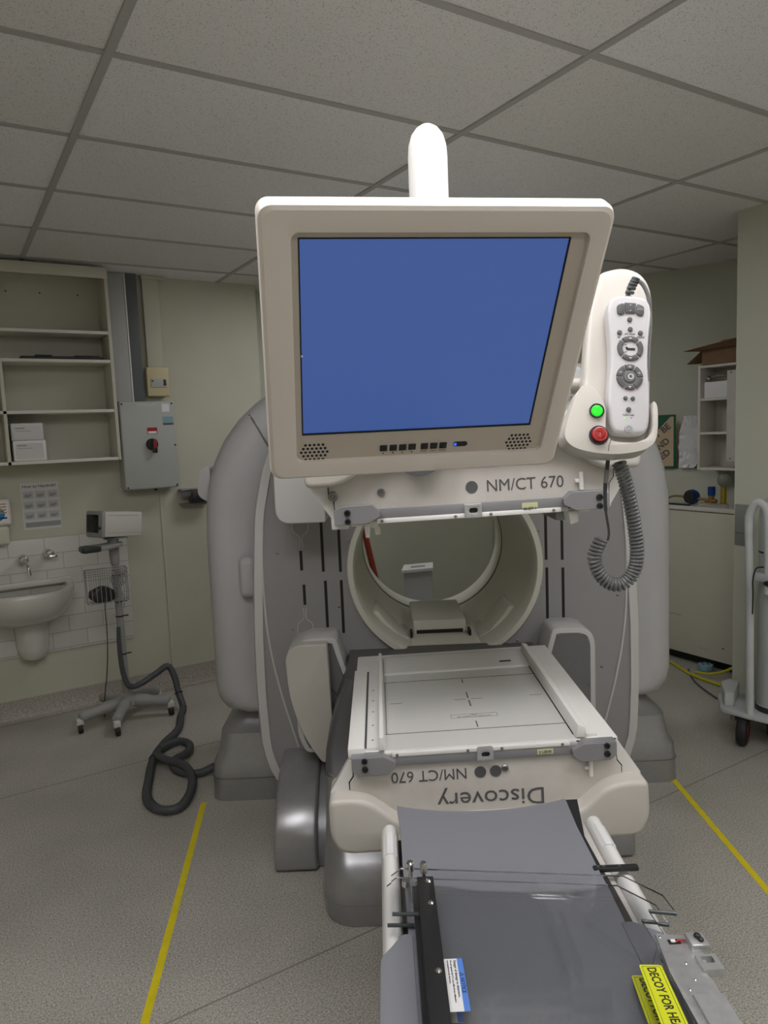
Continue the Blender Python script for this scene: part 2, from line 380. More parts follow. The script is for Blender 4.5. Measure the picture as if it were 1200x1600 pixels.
def arch(hw, top, bot, e=2.6):
    # flat bottom, straight sides to z=1.35, superellipse shoulder
    p = [(-hw * .90, bot + .005), (-hw * .97, bot + .03), (-hw, bot + .10), (-hw, 1.0)]
    for k in range(0, 25):
        a = pi - pi * k / 24; c_, s_ = cos(a), sin(a)
        p.append((hw * math.copysign(abs(c_) ** (2 / e), c_), 1.18 + (top - 1.18) * abs(s_) ** (2 / e)))
    p += [(hw, 1.0), (hw, bot + .10), (hw * .97, bot + .03), (hw * .90, bot + .005)]
    return p
mb = MB(); rings = []
for y, hw, top, bot in ((.03, .86, 1.78, .46), (.0, .93, 1.86, .44), (.004, .985, 1.915, .42), (.03, 1.03, 1.955, .40), (.08, 1.055, 1.985, .385), (.16, 1.065, 2.0, .38), (.60, 1.065, 2.0, .38), (.70, 1.05, 1.98, .39), (.76, 1.0, 1.93, .42), (.78, .9, 1.84, .47)):
    rings.append([(x, y, z) for x, z in radial(arch(hw, top, bot))])
rings.append([(x, .78, z) for x, z in circ(.42)]); rings.insert(0, [(x, .03, z) for x, z in circ(.42)])
mb.loft(rings, closed_path=True); body = part('body_shell', mb, SHELL, G, smooth=50)
# seams of the shell (dark gap lines over each shoulder)
from mathutils.bvhtree import BVHTree
def cast(tree, px):
    Mi = FRAME['S'].inverted(); o = Mi @ CAM; r = []
    for u, v_ in px:
        d = Mi.to_3x3() @ (CR * ((u - 600) / 1124.28) - CU * ((v_ - 800) / 1124.28) + CF)
        h = tree.ray_cast(o, d.normalized())[0]
        if h is not None: r.append(h)
    return r
bt_tree = BVHTree.FromPolygons([v_.co + BASE[body.name] for v_ in body.data.vertices], [list(p.vertices) for p in body.data.polygons])
hits = cast(bt_tree, [(385, 639), (390, 648), (396, 658), (404, 671), (412, 685), (420, 698), (430, 714)])
for sgn in (1, -1):
    mb = MB(); mb.tube([(sgn * p.x, p.y, p.z) for p in hits], .0045, 8, 4); part('shell_seam', mb, DPANEL, body)
# recessed grip on each flank
mb = MB()
mb.box(-.90, -.82, -.035, .02, .95, 1.13, bev=.03, seg=4); part('grip_recess', mb, SHELL, body)
# cable port on the far flank
mb = MB(); mb.prism(round_poly([(-1.095, 1.40), (-1.03, 1.36), (-1.03, 1.54), (-1.085, 1.52)], .03), 'y', .12, .40, bev=.01); part('side_bulge', mb, SHELL, body)
# feet
def foot(sgn):
    mb = MB(); secs = [(0.0, .0, .0), (.02, .004, .0), (.10, .004, .002), (.17, .012, .006), (.21, .035, .03), (.30, .045, .05), (.315, .06, .07), (.345, .10, .10), (.42, .13, .14)]
    rings = []
    for z, ix, iy in secs:
        x0, x1 = (-1.095 + ix, -.50) if sgn < 0 else (.50, 1.075 - ix)
        rings.append([(x, y, z) for x, y in rrect(x0, x1, -.015 + iy, .80 - iy, .07)])
    mb.loft(rings); f = part('base_foot', mb, SILVER, G, smooth=40)
    mb = MB(); xo = -1.0935 if sgn < 0 else 1.0735
    mb.ringframe([(a, c) for a, c in rrect(min(xo, sgn * .5) - .0, max(xo, sgn * .5) + .0, -.0165, .80, .07)], [(a, c) for a, c in rrect(min(xo, sgn * .5) + .01, max(xo, sgn * .5) - .01, .0, .78, .06)], 'z', .105, .108)
    part('foot_seam', mb, DPANEL, f)
foot(-1); foot(1)
# fixed front cover with light rim
left = [(-.45, 1.93), (-.60, 1.80), (-.69, 1.68), (-.755, 1.52), (-.795, 1.34), (-.815, 1.08), (-.828, .80), (-.83, .55), (-.822, .32), (-.785, .19), (-.735, .12)]
outl = round_poly(left + [(-x, z) for x, z in left[::-1]], .03, 4)
def inset(poly, d, bottom=.12):
    c = Vector((0, 1.0)); o = []; n = len(poly)
    for i in range(n):
        a, p, b_ = Vector(poly[i - 1]), Vector(poly[i]), Vector(poly[(i + 1) % n])
        t = (b_ - a).normalized(); nn = Vector((-t.y, t.x))
        if nn.dot(c - p) < 0: nn = -nn
        o.append(tuple(p + nn * d))
    return o
o_out, o_mid, o_in = radial(outl), radial(inset(outl, .012)), radial(inset(outl, .047))
mb = MB(); mb.loft([[(x, .03, z) for x, z in o_out], [(x, -.15, z) for x, z in o_out], [(x, -.183, z) for x, z in o_mid], [(x, -.187, z) for x, z in o_in], [(x, -.15, z) for x, z in o_in], [(x, .03, z) for x, z in o_in]], closed_path=True)
part('cover_rim', mb, SHELL2, G, smooth=40)
mb = MB(); ci = circ(.403); mb.loft([[(x, .03, z) for x, z in o_in], [(x, -.178, z) for x, z in o_in], [(x, -.178, z) for x, z in ci], [(x, .03, z) for x, z in ci]], closed_path=True)
fc = part('front_cover', mb, PANEL, G, smooth=40)
for sgn in (-1, 1):
    mb = MB(); pts = [(sgn * .70, 1.62), (sgn * .745, 1.42), (sgn * .766, 1.15), (sgn * .766, .92), (sgn * .75, .74), (sgn * .715, .55), (sgn * .672, .38), (sgn * .655, .32)]
    mb.tube([(x, -.180, z) for x, z in pts], .005, 8, 6); part('cover_seam', mb, SHELL2, fc)
for x, z0, z1 in ((-.603, 1.092, 1.176), (-.597, .944, 1.031), (-.512, 1.083, 1.30), (-.506, .82, 1.044), (-.440, 1.079, 1.30), (-.439, .815, 1.044), (.428, 1.094, 1.30), (.430, .80, 1.061), (.496, 1.091, 1.30), (.498, .80, 1.058)):
    mb = MB(); mb.box(x - .006, x + .006, -.1785, -.170, z0, z1); part('slot', mb, BLACK, fc)
for x, z in ((-.70, 1.17), (-.655, .84), (-.40, 1.21), (-.395, .98), (-.455, .93), (.40, 1.22), (.405, .98), (.73, .93), (.66, .62), (-.63, .56), (.30, .75)):
    mb = MB(); mb.lathe([(.0055, 0), (.0055, .003), (.003, .0045), (.0, .0046)], (x, -.178, z), (0, -1, 0), 10); part('screw', mb, STEEL, fc)
# key-shaped cover plates outlined on the panel
for z0, s_ in ((1.19, 1), (.93, -1)):
    mb = MB(); x = -.60
    p = [(x - .005, z0), (x - .005, z0 + .045 * s_), (x - .032, z0 + .075 * s_), (x - .032, z0 + .17 * s_)]
    mb.tube([(a, -.1785, b_) for a, b_ in p], .0016, 6, 5)
    p = [(x + .007, z0), (x + .007, z0 + .045 * s_), (x + .032, z0 + .075 * s_), (x + .032, z0 + .17 * s_)]
    mb.tube([(a, -.1785, b_) for a, b_ in p], .0016, 6, 5); part('plate_outline', mb, SHELL2, fc)
# bore
mb = MB(); prof = [(.405, -.170), (.412, -.192), (.408, -.198), (.388, -.198), (.382, -.190), (.376, -.10), (.374, .10), (.372, .12), (.372, .44), (.367, .455), (.367, .50), (.362, .51), (.362, .54), (.367, .55), (.367, .58), (.370, .60), (.370, .77), (.42, .775), (.43, .77), (.43, -.170)]
mb.lathe(prof, (BC[0], 0, BC[1]), (0, 1, 0), 96, closed=True); bt = part('bore_tunnel', mb, BORE, G, smooth=40)
mb = MB(); mb.lathe([(.3625, .513), (.3605, .514), (.3605, .538), (.3625, .539)], (BC[0], 0, BC[1]), (0, 1, 0), 96, closed=True); part('bore_groove', mb, mat('bore_shadow_gap', (.10, .10, .085), .6), bt)
# moulded floor of the bore with its cable slot
mb = MB()
flo = lambda z, y: math.sqrt(max(.372 ** 2 - (z - 1.08) ** 2, 0))
zf = .735
mb.prism([(-.15, zf + .002), (.15, zf + .002), (.10, .712), (0, .702), (-.10, .712)], 'y', -.14, .40, bev=.003)
part('bore_floor', mb, BORE, bt)
mb = MB(); mb.prism([(-.135, .70), (.105, .70), (.105, .803), (-.135, .803)], 'y', .02, .40, bev=.008)
bs = part('bore_step', mb, BORE, bt)
mb = MB(); mb.box(-.12, .09, .0155, .03, .742, .758); part('slot', mb, BLACK, bs)
for x in (-.150, .112):
    mb = MB(); mb.box(x, x + .01, -.03, .03, .72, .762); part('slot', mb, BLACK, bs)
for sgn in (-1, 1):
    mb = MB(); p = [(sgn * .155, .742), (sgn * .20, .765), (sgn * .262, .835), (sgn * .29, .875), (sgn * .315, .87), (sgn * .27, .79), (sgn * .2, .735), (sgn * .16, .725)]
    mb.prism(p, 'y', -.06, .16, bev=.006); part('bore_facet', mb, BORE, bt)
# arm covers where the detectors leave the ring
def armcover(sgn, up):
    zz = (lambda z: z) if not up else (lambda z: 2 * 1.126 - z)
    P = [(.40 * 1.0, .70), (.435, .832), (.455, .842), (.55, .842), (.595, .825), (.612, .78), (.612, .43), (.58, .36), (.30, .36), (.30, .60)]
    P = [(sgn * x - .025, zz(z)) for x, z in P]
    Pr = round_poly(P, [.02, .02, .02, .03, .05, .05, .05, .02, .02, .02], 4)
    mb = MB(); mb.prism(Pr, 'y', -.335, -.17, bev=.008); a = part('arm_cover', mb, SHELL2, G)
    mb = MB(); cx_ = sgn * .48 - .025; cz_ = zz(.6)
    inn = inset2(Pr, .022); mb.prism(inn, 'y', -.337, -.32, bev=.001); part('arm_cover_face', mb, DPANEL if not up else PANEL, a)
    for x, z in ((.46, .815), (.575, .79), (.585, .60)):
        mb = MB(); mb.lathe([(.005, 0), (.005, .003), (.0, .0045)], (sgn * x - .025, -.337, zz(z)), (0, -1, 0), 10); part('screw', mb, STEEL, a)
def inset2(poly, d):
    A = sum(poly[i][0] * poly[(i + 1) % len(poly)][1] - poly[(i + 1) % len(poly)][0] * poly[i][1] for i in range(len(poly))); o = []; n = len(poly)
    for i in range(n):
        a, p, b_ = Vector(poly[i - 1]), Vector(poly[i]), Vector(poly[(i + 1) % n])
        t = (b_ - a)
        if t.length < 1e-9: continue
        t.normalize(); nn = Vector((-t.y, t.x)) * (1 if A > 0 else -1); o.append(tuple(p + nn * d))
    return o
for sgn in (-1, 1):
    armcover(sgn, False)
armcover(1, True)
# drive housings on the near flank of each arm
mb = MB(); mb.prism(round_poly([(-.668, .832), (-.495, .832), (-.485, .40), (-.53, .33), (-.60, .44), (-.655, .60)], [.10, .008, .008, .03, .1, .1], 8), 'y', -.39, -.17, bev=.018, seg=3); part('drive_housing', mb, CREAM, G, 'scuffed cream drive housing')
mb = MB(); mb.prism(round_poly([(-.668, 1.318), (-.475, 1.318), (-.475, 1.70), (-.668, 1.70)], [.06, .008, .02, .08], 8), 'y', -.40, -.17, bev=.03, seg=3); part('drive_housing', mb, SHELL2, G, 'pale grey drive housing')
# pedestal under the lower detector: dark flank above, silver rounded nose below
def pedestal(sec, x0, x1):
    return [[(x, y, z) for x, y in rrect(x0 + ix, x1 - ix, yf, -.16, rr, 8)] for z, yf, ix, rr in sec]
PX0, PX1 = -.515, .46
mb = MB(); mb.loft(pedestal([(0, -.905, .01, .11), (.015, -.91, .004, .11), (.085, -.915, 0, .11), (.15, -.90, .004, .11), (.20, -.85, .008, .10), (.26, -.79, .010, .09), (.34, -.745, .012, .07), (.44, -.70, .015, .05)], PX0, PX1))
p_ = part('pedestal_nose', mb, SILVER, G, smooth=45)
mb = MB(); mb.ringframe(rrect(PX0 - .0012, PX1 + .0012, -.9162, -.17, .11, 8), rrect(PX0 + .02, PX1 - .02, -.90, -.2, .10, 8), 'z', .082, .085); part('nose_seam', mb, LATCH, p_)
mb = MB(); mb.loft(pedestal([(.43, -.70, .013, .04), (.50, -.64, .016, .03), (.62, -.60, .05, .03), (.74, -.56, .10, .03)], PX0, PX1)); part('pedestal_flank', mb, mat('charcoal_flank_paint', (.10, .10, .105), .42), G, smooth=45)
# outer base blocks either side of the nose
for sgn, xa, xb in ((-1, -.722, -.555), (1, .50, .66)):
    pr = [(-.10, .005), (-.585, .005), (-.59, .03), (-.585, .10), (-.555, .17), (-.47, .235), (-.37, .285), (-.26, .31), (-.10, .315)]
    mb = MB(); mb.prism(pr, 'x', xa, xb, bev=.014, seg=3, ang=40); part('base_block', mb, SILVER, G, smooth=40)
    mb = MB(); pr2 = [(y + .03 if y < -.2 else y, z - .02 if z > .1 else z) for y, z in pr]
    mb.prism(pr2, 'x', xb - .02, xb + .08) if sgn < 0 else mb.prism(pr2, 'x', xa - .08, xa + .02); part('base_infill', mb, LATCH, G)

# ------------------------------------------------------------------ detector heads
HX, ZC, ROLL = -.02, 1.126, radians(-1.3)
ROT = Matrix.Translation((HX, 0, ZC)) @ Matrix.Rotation(ROLL, 4, 'Y') @ Matrix.Translation((-HX, 0, -ZC))
FLIP = Matrix.Translation((0, 0, 2 * ZC)) @ Matrix.Diagonal((1, 1, -1, 1))
def head(upper):
    # d = distance behind the collimator face; canonical geometry is the lower head, face up
    Mx = ROT @ (FLIP if upper else Matrix.Identity(4)); ZP = .822
    def H(fn):
        mb = MB(); fn(mb); mb.xform(Mx); return mb
    rx = lambda x: x + HX
    def shell(b):
        b.box(rx(-.358), rx(.358), -1.335, -.50, ZP - .035, ZP - .003, bev=.006)
        sec = lambda y, k: [(rx(x * k), y, ZP - d) for x, d in ((-.352, .006), (-.415, .105), (-.412, .20), (-.37, .245), (.37, .245), (.412, .20), (.415, .105), (.352, .006))]
        b.loft([sec(-1.335, 1), sec(-1.31, 1), sec(-1.20, .87)])
    hd = part('detector_head', H(shell), WHITE, G, ('upper' if upper else 'lower') + ' white detector head')
    P = lambda nm, fn, m, lab=None, sm=35: part(nm, H(fn), m, hd, lab, sm)
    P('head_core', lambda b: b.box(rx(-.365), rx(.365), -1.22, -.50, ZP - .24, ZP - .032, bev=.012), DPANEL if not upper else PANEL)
    # front plate
    fp = [(-.350, .010), (-.350, .066), (-.362, .082), (-.362, .20), (.362, .20), (.362, .082), (.350, .066), (.350, .010)]
    P('gap_line', lambda b: b.prism([(rx(x) * 1.0, ZP - d) for x, d in inset2(fp, -.0035)], 'y', -1.3368, -1.33), BLACK)
    P('front_plate', lambda b: b.prism([(rx(x), ZP - d) for x, d in fp], 'y', -1.342, -1.33, bev=.0015), WHITEW)
    # bumper tray
    bp_ = [(-.418, .103), (-.345, .103), (-.305, .116), (-.24, .172), (-.19, .180), (.19, .180), (.24, .172), (.305, .116), (.345, .103), (.418, .103), (.42, .20), (.40, .245), (.37, .255), (-.37, .255), (-.40, .245), (-.42, .20)]
    P('bumper', lambda b: b.prism(round_poly([(rx(x), ZP - d) for x, d in bp_], .02, 4), 'y', -1.392, -1.25, bev=.014, seg=4), CREAM, None, 50)
    # collimator
    P('collimator', lambda b: (b.prism([(-1.342, ZP - .014), (-1.342, ZP - .006), (-1.335, ZP), (-.60, ZP), (-.60, ZP - .014)], 'x', rx(-.265), rx(.245), bev=.001)), PANW)
    P('rear_bridge', lambda b: b.prism([(-.745, ZP), (-.74, ZP + .006), (-.60, ZP + .012), (-.55, ZP + .006), (-.55, ZP - .05), (-.745, ZP - .05)], 'x', rx(-.262), rx(.25), bev=.004), PANW)
    zt = ZP + .0004
    def marks(b):
        L_ = lambda x0, x1, y0, y1: b.box(rx(x0), rx(x1), y0, y1, ZP - .001, zt)
        L_(-.262, .262 - .018, -1.2365, -1.233); L_(-.262, .244, -.8215, -.818); L_(-.2585, -.2565, -1.235, -.82)
        cy = -1.01
        L_(-.045, -.008, cy - .001, cy + .001); L_(.008, .045, cy - .001, cy + .001)
        L_(-.0022, .0022, cy - .058, cy - .008); L_(-.0022, .0022, cy + .008, cy + .058)
        L_(-.0018, .0018, -1.222, -1.18); L_(-.0018, .0018, -.865, -.83)
        L_(-.245, -.205, cy - .001, cy + .001); L_(.19, .228, cy - .001, cy + .001)
        for y_ in (-1.152, -1.128): L_(-.068, .068, y_ - .0006, y_ + .0006)
        for x_ in (-.068, .067): L_(x_, x_ + .0012, -1.152, -1.128)
    if not upper:
        P('marking', marks, DKGREY, None, 0)
        P('marking', lambda b: (b.box(rx(.15), rx(.19), -.70, -.693, ZP + .002, ZP + .0105)), BLACK)
        P('marking', lambda b: (b.add(text_bm('LEHR', .009, (1, 0, 0), (0, 1, 0), (rx(0), -1.138, zt), 'CENTER')), b.add(text_bm('LOW ENERGY HIGH RESOLUTION', .0065, (1, 0, 0), (0, 1, 0), (rx(0), -1.148, zt), 'CENTER'))), PRINT, None, 0)
    # lip with screws, latch bar, clamps
    P('front_lip', lambda b: b.box(rx(-.245), rx(.225), -1.352, -1.335, ZP - .013, ZP - .001, bev=.002), WHITE)
    P('latch_bar', lambda b: b.box(rx(-.30), rx(.29), -1.350, -1.332, ZP - .038, ZP - .012, bev=.0015), LATCH)
    for x in (-.232, -.045, .045, .205):
        P('screw', lambda b: b.lathe([(.0042, 0), (.0042, .002), (.002, .003), (0, .0031)], (rx(x), -1.352, ZP - .007), (0, -1, 0), 10), STEEL)
    lt = lambda b: b.ringframe(rrect(rx(-.022), rx(.022), ZP - .037, ZP - .001, .003), rrect(rx(-.010), rx(.012), ZP - .026, ZP - .013, .006), 'y', -1.357, -1.345, .001)
    P('latch', lt, ALU)
    P('latch_hole', lambda b: b.box(rx(-.012), rx(.014), -1.351, -1.346, ZP - .028, ZP - .010), BLACK)
    for s in (-1, 1):
        c = [(.352, .004), (.268, .004), (.236, .020), (.236, .034), (.255, .052), (.335, .052), (.352, .040)]
        P('side_clamp', lambda b: b.prism([(rx(s * x) - (.008 if s > 0 else 0), ZP - d) for x, d in c], 'y', -1.366, -1.325, bev=.0015), LATCH, None, 18)
        for x, d, r in ((.318, .034, .0085), (.318, .012, .008)):
            P('clamp_bolt', lambda b: b.lathe([(r, 0), (r, .004), (r * .6, .0045), (r * .5, .001), (0, .001)], (rx(s * x), -1.366, ZP - d), (0, -1, 0), 14), BPL)
    # collimator rails
    P('rail', lambda b: (b.box(rx(-.312), rx(-.262), -1.325, -.62, ZP - .004, ZP + .006, bev=.0015), b.prism([(rx(-.280), ZP), (rx(-.262), ZP), (rx(-.266), ZP + .036), (rx(-.276), ZP + .036)], 'y', -1.335, -.60, bev=.001)), WHITE)
    P('rail', lambda b: (b.box(rx(.246), rx(.305), -1.325, -.62, ZP - .004, ZP + .006, bev=.0015), b.prism([(rx(.246), ZP), (rx(.275), ZP), (rx(.272), ZP + .030), (rx(.252), ZP + .036)], 'y', -1.335, -.58, bev=.003)), WHITE)
    P('gap_line', lambda b: b.box(rx(-.320), rx(-.311), -1.31, -.70, ZP - .004, ZP + .002), mat('shadow_gap', (.08, .085, .095), .5))
    P('gap_line', lambda b: b.box(rx(.243), rx(.2465), -1.31, -.62, ZP - .003, ZP + .001), BLACK)
    P('top_flange', lambda b: b.box(rx(-.362), rx(-.318), -1.336, -.70, ZP - .02, ZP + .010, bev=.003), WHITE)
    if not upper:
        for y_ in (-1.28, -1.18, -1.08, -.99, -.90):
            P('screw', lambda b: b.lathe([(.003, 0), (.003, .001), (0, .0012)], (rx(-.296), y_, ZP + .006), (0, 0, 1), 8), STEEL)
    # hanging plug bracket and bolts on the plate
    P('cable_clip', lambda b: (b.cyl((rx(.278), -1.350, ZP - .055), (rx(.278), -1.350, ZP - .10), .006, n=12), b.box(rx(.262), rx(.276), -1.352, -1.34, ZP - .082, ZP - .073, bev=.002)), WHITE)
    for x, d, r in (((-.352, .077, .013), (-.23, .079, .010)) if upper else ((.052, .066, .0095),)):
        P('bolt', lambda b: b.lathe([(r, 0), (r, .003), (r * .75, .006), (r * .4, .006), (r * .3, .003), (0, .003)], (rx(x), -1.342, ZP - d), (0, -1, 0), 18), STEEL)
    # inside-face brackets near the ring
    for s in (-1, 1):
        P('rail_stop', lambda b: (b.box(rx(s * .275) - .02, rx(s * .275) + .02, -1.30, -1.27, ZP + .002, ZP + .03, bev=.003), b.box(rx(s * .275) - .004, rx(s * .275) + .016, -1.30, -1.285, ZP + .02, ZP + .045, bev=.002))) if False else None
    # lettering, each the right way up for its own head
    F_ = -1.3425
    if upper:
        W_ = lambda z: 2 * ZC - z
        z = W_(ZP - .078)
        t_ = lambda s, size, x, zz, **k: part('lettering', MB().add(text_bm(s, size, (1, 0, 0), (0, 0, 1), (x, F_, zz), **k)).xform(ROT), DKGREY, hd, None, 0)
        t_('NM/CT 670', .043, .017, z - .014, width=.195); t_('Discovery', .066, -.19, W_(ZP - .147), width=.285)
        part('emblem', MB().prism([(-.150 + .062 * cos(2 * pi * k / 40), W_(ZP - .172) + .055 * sin(2 * pi * k / 40)) for k in range(40)], 'y', F_ - .052, F_ - .04).xform(ROT), DKGREY, hd)
        part('marking', MB().lathe([(.0155, 0), (.0155, .0012), (0, .0012)], (-.019, F_, z), (0, -1, 0), 28).xform(ROT), DKGREY, hd)
        part('label_sticker', MB().box(.105, .145, -1.352, -1.349, W_(ZP - .030), W_(ZP - .016)).xform(ROT), PALEY, hd, 'pale yellow collimator label')
        part('lettering', MB().add(text_bm('1 LEHR', .011, (-1, 0, 0), (0, 0, -1), (.125, -1.3525, W_(ZP - .019)), align='CENTER')).xform(ROT), PRINTD, hd, None, 0)
    else:
        t_ = lambda s, size, x, zz, **k: part('lettering', MB().add(text_bm(s, size, (-1, 0, 0), (0, 0, -1), (x, F_, zz), **k)).xform(ROT), DKGREY, hd, None, 0)
        t_('NM/CT 670', .043, -.068, .762, width=.20); t_('Discovery', .066, .138, .695, width=.285)
        for x in (-.034, .007):
            part('marking', MB().lathe([(.0155, 0), (.0155, .0012), (0, .0012)], (x, F_, .749), (0, -1, 0), 28).xform(ROT), DKGREY, hd)
        part('label_sticker', MB().box(.118, .16, -1.352, -1.349, ZP - .031, ZP - .018).xform(ROT), PALEY, hd, 'pale yellow collimator label')
        part('lettering', MB().add(text_bm('2 LEHR', .011, (1, 0, 0), (0, 0, 1), (.139, -1.3525, ZP - .028), align='CENTER')).xform(ROT), PRINTD, hd, None, 0)
    # carriage that ties the head to its arm covers
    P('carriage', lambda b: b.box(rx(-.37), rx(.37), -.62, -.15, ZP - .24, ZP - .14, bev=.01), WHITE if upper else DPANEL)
    return hd
hlow = head(False); hup = head(True)
mb = MB(); mb.box(-.345, .31, -1.10, -.20, 1.675, 1.80, bev=.03, seg=3); part('head_back_cover', mb, WHITE, hup)
mb = MB(); mb.lathe([(.045, 0), (.045, .03), (.038, .036), (0, .036)], (.285, -1.10, 1.775), (0, -1, 0), 28); part('pivot_cap', mb, SHELL, hup)
# small white hooks under the upper face
for x, y, s in ((-.288, -1.20, 1), (.285, -1.05, -1)):
    mb = MB(); mb.prism(round_poly([(x - .02, 1.432), (x + .018, 1.432), (x + .018, 1.40), (x + .024, 1.392), (x + .024, 1.378), (x + .010, 1.376), (x + .008, 1.395), (x - .008, 1.40)], .003), 'y', y - .012, y + .012, bev=.002)
    part('rail_stop', mb, WHITE, hup)
mb = MB(); mb.box(.20, .26, -1.28, -1.05, 1.405, 1.436, bev=.003); part('vent_strip', mb, STEEL, hup)

# display boom: column behind the monitor and the arm back to the gantry
mb = MB(); cx_, cy_ = -.146, -1.75
pts = [(.0375, 1.66), (.0372, 2.165), (.0355, 2.185), (.030, 2.203), (.021, 2.215), (.011, 2.2215), (0, 2.223)]
prof = [(0.001, 1.66)] + pts
mb.lathe([(r, h) for r, h in prof], (cx_, cy_, 0), (0, 0, 1), 32)
boom = part('display_boom', mb, WHITE, G, smooth=60)
mb = MB(); mb.box(cx_ - .035, cx_ + .035, cy_ - .02, -.02, 1.86, 1.93, bev=.015, seg=3); part('boom_arm', mb, WHITE, boom)
mb = MB(); mb.box(-.15, .118, cy_ - .01, cy_ + .05, 1.70, 1.76, bev=.01); part('boom_arm', mb, WHITE, boom)

# ------------------------------------------------------------------ monitor
ms = 1.0
TLm, TRm, BLm = Vector((-.344, -2.301, 1.882)), Vector((-.010, -2.248, 1.884)), Vector((-.368, -2.150, 1.656))
ex = (TRm - TLm).normalized(); ez = (TLm - BLm); ez = (ez - ex * ez.dot(ex)).normalized(); ey = ez.cross(ex)   # ey points into the screen
MM = Matrix((ex, ey, ez)).transposed().to_4x4(); MM.translation = TLm
mbase = MM @ Vector((.169, .12, -.15))
D = thing('display_monitor', 'tilted cream flat monitor with a glowing blue screen', 'monitor', mbase, 'S')
def mpart(nm, fn, m, parent=D, lab=None, sm=35):
    mb = MB(); fn(mb); mb.xform(MM); return part(nm, mb, m, parent, lab, sm)
OX0, OX1, OZ0, OZ1 = -.048, .385, -.347, .0405
def housing(b):
    rr = [rrect(OX0 + a, OX1 - a, OZ0 + a, OZ1 - a, .016, 6) for a in (0., 0., .002, .0065)]
    inn = rrect(-.0095, .357, -.3165, .0090, .010, 6); inn2 = rrect(-.0125, .360, -.3195, .012, .012, 6)
    R_ = [[(x, .020, z) for x, z in rr[0]], [(x, .004, z) for x, z in rr[0]], [(x, -.004, z) for x, z in rr[2]], [(x, -.0075, z) for x, z in rr[3]],
          [(x, -.0075, z) for x, z in inn2], [(x, -.0065, z) for x, z in inn], [(x, .002, z) for x, z in inn]]
    b.loft(R_, cap=False)
    bk = [rrect(OX0 + a, OX1 - a, OZ0 + a, OZ1 - a, .02, 6) for a in (0, .02, .06)]
    b.loft([[(x, .020, z) for x, z in bk[0]], [(x, .045, z) for x, z in bk[1]], [(x, .085, z) for x, z in bk[2]]], cap=False)
    t = bmesh.new(); t.faces.new([t.verts.new((x, .085, z)) for x, z in bk[2]]); b.add(t)
mpart('housing', housing, MONBEZ, sm=22)
def inner(b):
    b.ringframe(rrect(-.011, .3585, -.318, .0105, .011, 6), rrect(0, .334, -.273, 0, .001, 6), 'y', .0005, .010, 0)
inb = mpart('bezel', inner, MONIN)
mpart('screen', lambda b: b.box(-.002, .336, .0025, .006, -.275, .002), SCREEN)
mpart('screen_gap', lambda b: b.ringframe(rrect(-.001, .335, -.274, .001, .001), rrect(.0008, .3332, -.2722, -.0008, .001), 'y', .0, .003), BLACK, inb)
for sx_ in (.016, .322):
    def holes(b):
        for r_, n_ in enumerate((5, 6, 7, 6, 5)):
            for k in range(n_):
                b.lathe([(.0021, 0), (.0021, .0004), (0, .0004)], (sx_ + (k - (n_ - 1) / 2) * .0062, .0006, -.3035 + (2 - r_) * .0062), (0, -1, 0), 10)
    mpart('speaker_grille', holes, BLACK, inb)
for k, x in enumerate((.1165, .131, .145, .159, .1775, .1915, .2055)):
    bt_ = mpart('button', lambda b: b.box(x - .0055, x + .0055, -.0012, .002, -.3075, -.2975, bev=.0008), BPL, inb)
    if k < 4: mpart('marking', lambda b: b.prism([(x - .0015, -.3125), (x + .0015, -.3125), (x, -.3098)], 'y', .0001, .0006), BPL, inb)
    else: mpart('lettering', lambda b: b.add(text_bm(('SELECT', 'MENU', 'POWER')[k - 4], .0032, (1, 0, 0), (0, 0, 1), (x, .0003, -.3125), align='CENTER', depth=.0001)), DKGREY, inb, None, 0)
mpart('led_window', lambda b: b.prism(rrect(.2205, .2425, -.3055, -.2975, .004), 'y', -.0004, .002), BPL, inb)
mpart('led', lambda b: b.lathe([(.0026, 0), (.0022, .0012), (0, .0018)], (.2235, -.0004, -.3015), (0, -1, 0), 12), LEDB, inb)
mpart('scratch_mark', lambda b: b.prism([(.318, .007), (.330, .001), (.331, .0035), (.321, .0085)], 'y', -.0003, .0012), mat('peeled_yellow_film', (.62, .55, .25), .5), inb)
mpart('scratch_mark', lambda b: b.ball((.0012, .0, -.151), .0018, seg=8), STICKW, inb)
def mount(b):
    c = MM.inverted() @ Vector((-.146, -1.793, 1.80)); s0 = Vector((.169, .083, -.15))
    b.box(.10, .24, .08, .10, -.22, -.08, bev=.004); b.cyl(s0, c, .026, n=20)
mpart('swivel_mount', mount, SHELL2)

# ------------------------------------------------------------------ controller and its holder
HD = thing('controller_holder', 'white wall-style cradle with green and red buttons beside the monitor', 'holder', (.16, -1.86, 1.59), 'S')
n_ = Vector((.002, -.96, .273)).normalized()
TLc, BLc = Vector((.154, -1.866, 1.870)), Vector((.130, -1.931, 1.640))
cz_ = (TLc - BLc).normalized(); cxx = cz_.cross(-n_) * -1; cxx = Vector((1, 0, 0)); cxx = (cxx - n_ * cxx.dot(n_)).normalized(); czz = n_.cross(cxx); czz = czz if czz.z > 0 else -czz
czz = (cz_ - n_ * cz_.dot(n_)).normalized(); cxx = (cxx - czz * cxx.dot(czz)).normalized(); cyy = czz.cross(cxx)
CM = Matrix((cxx, cyy, czz)).transposed().to_4x4(); CM.translation = BLc          # x right, z up the handset, +y into the cradle
def cpart(nm, fn, m, parent, lab=None, sm=40):
    mb = MB(); fn(mb); mb.xform(CM); return part(nm, mb, m, parent, lab, sm)
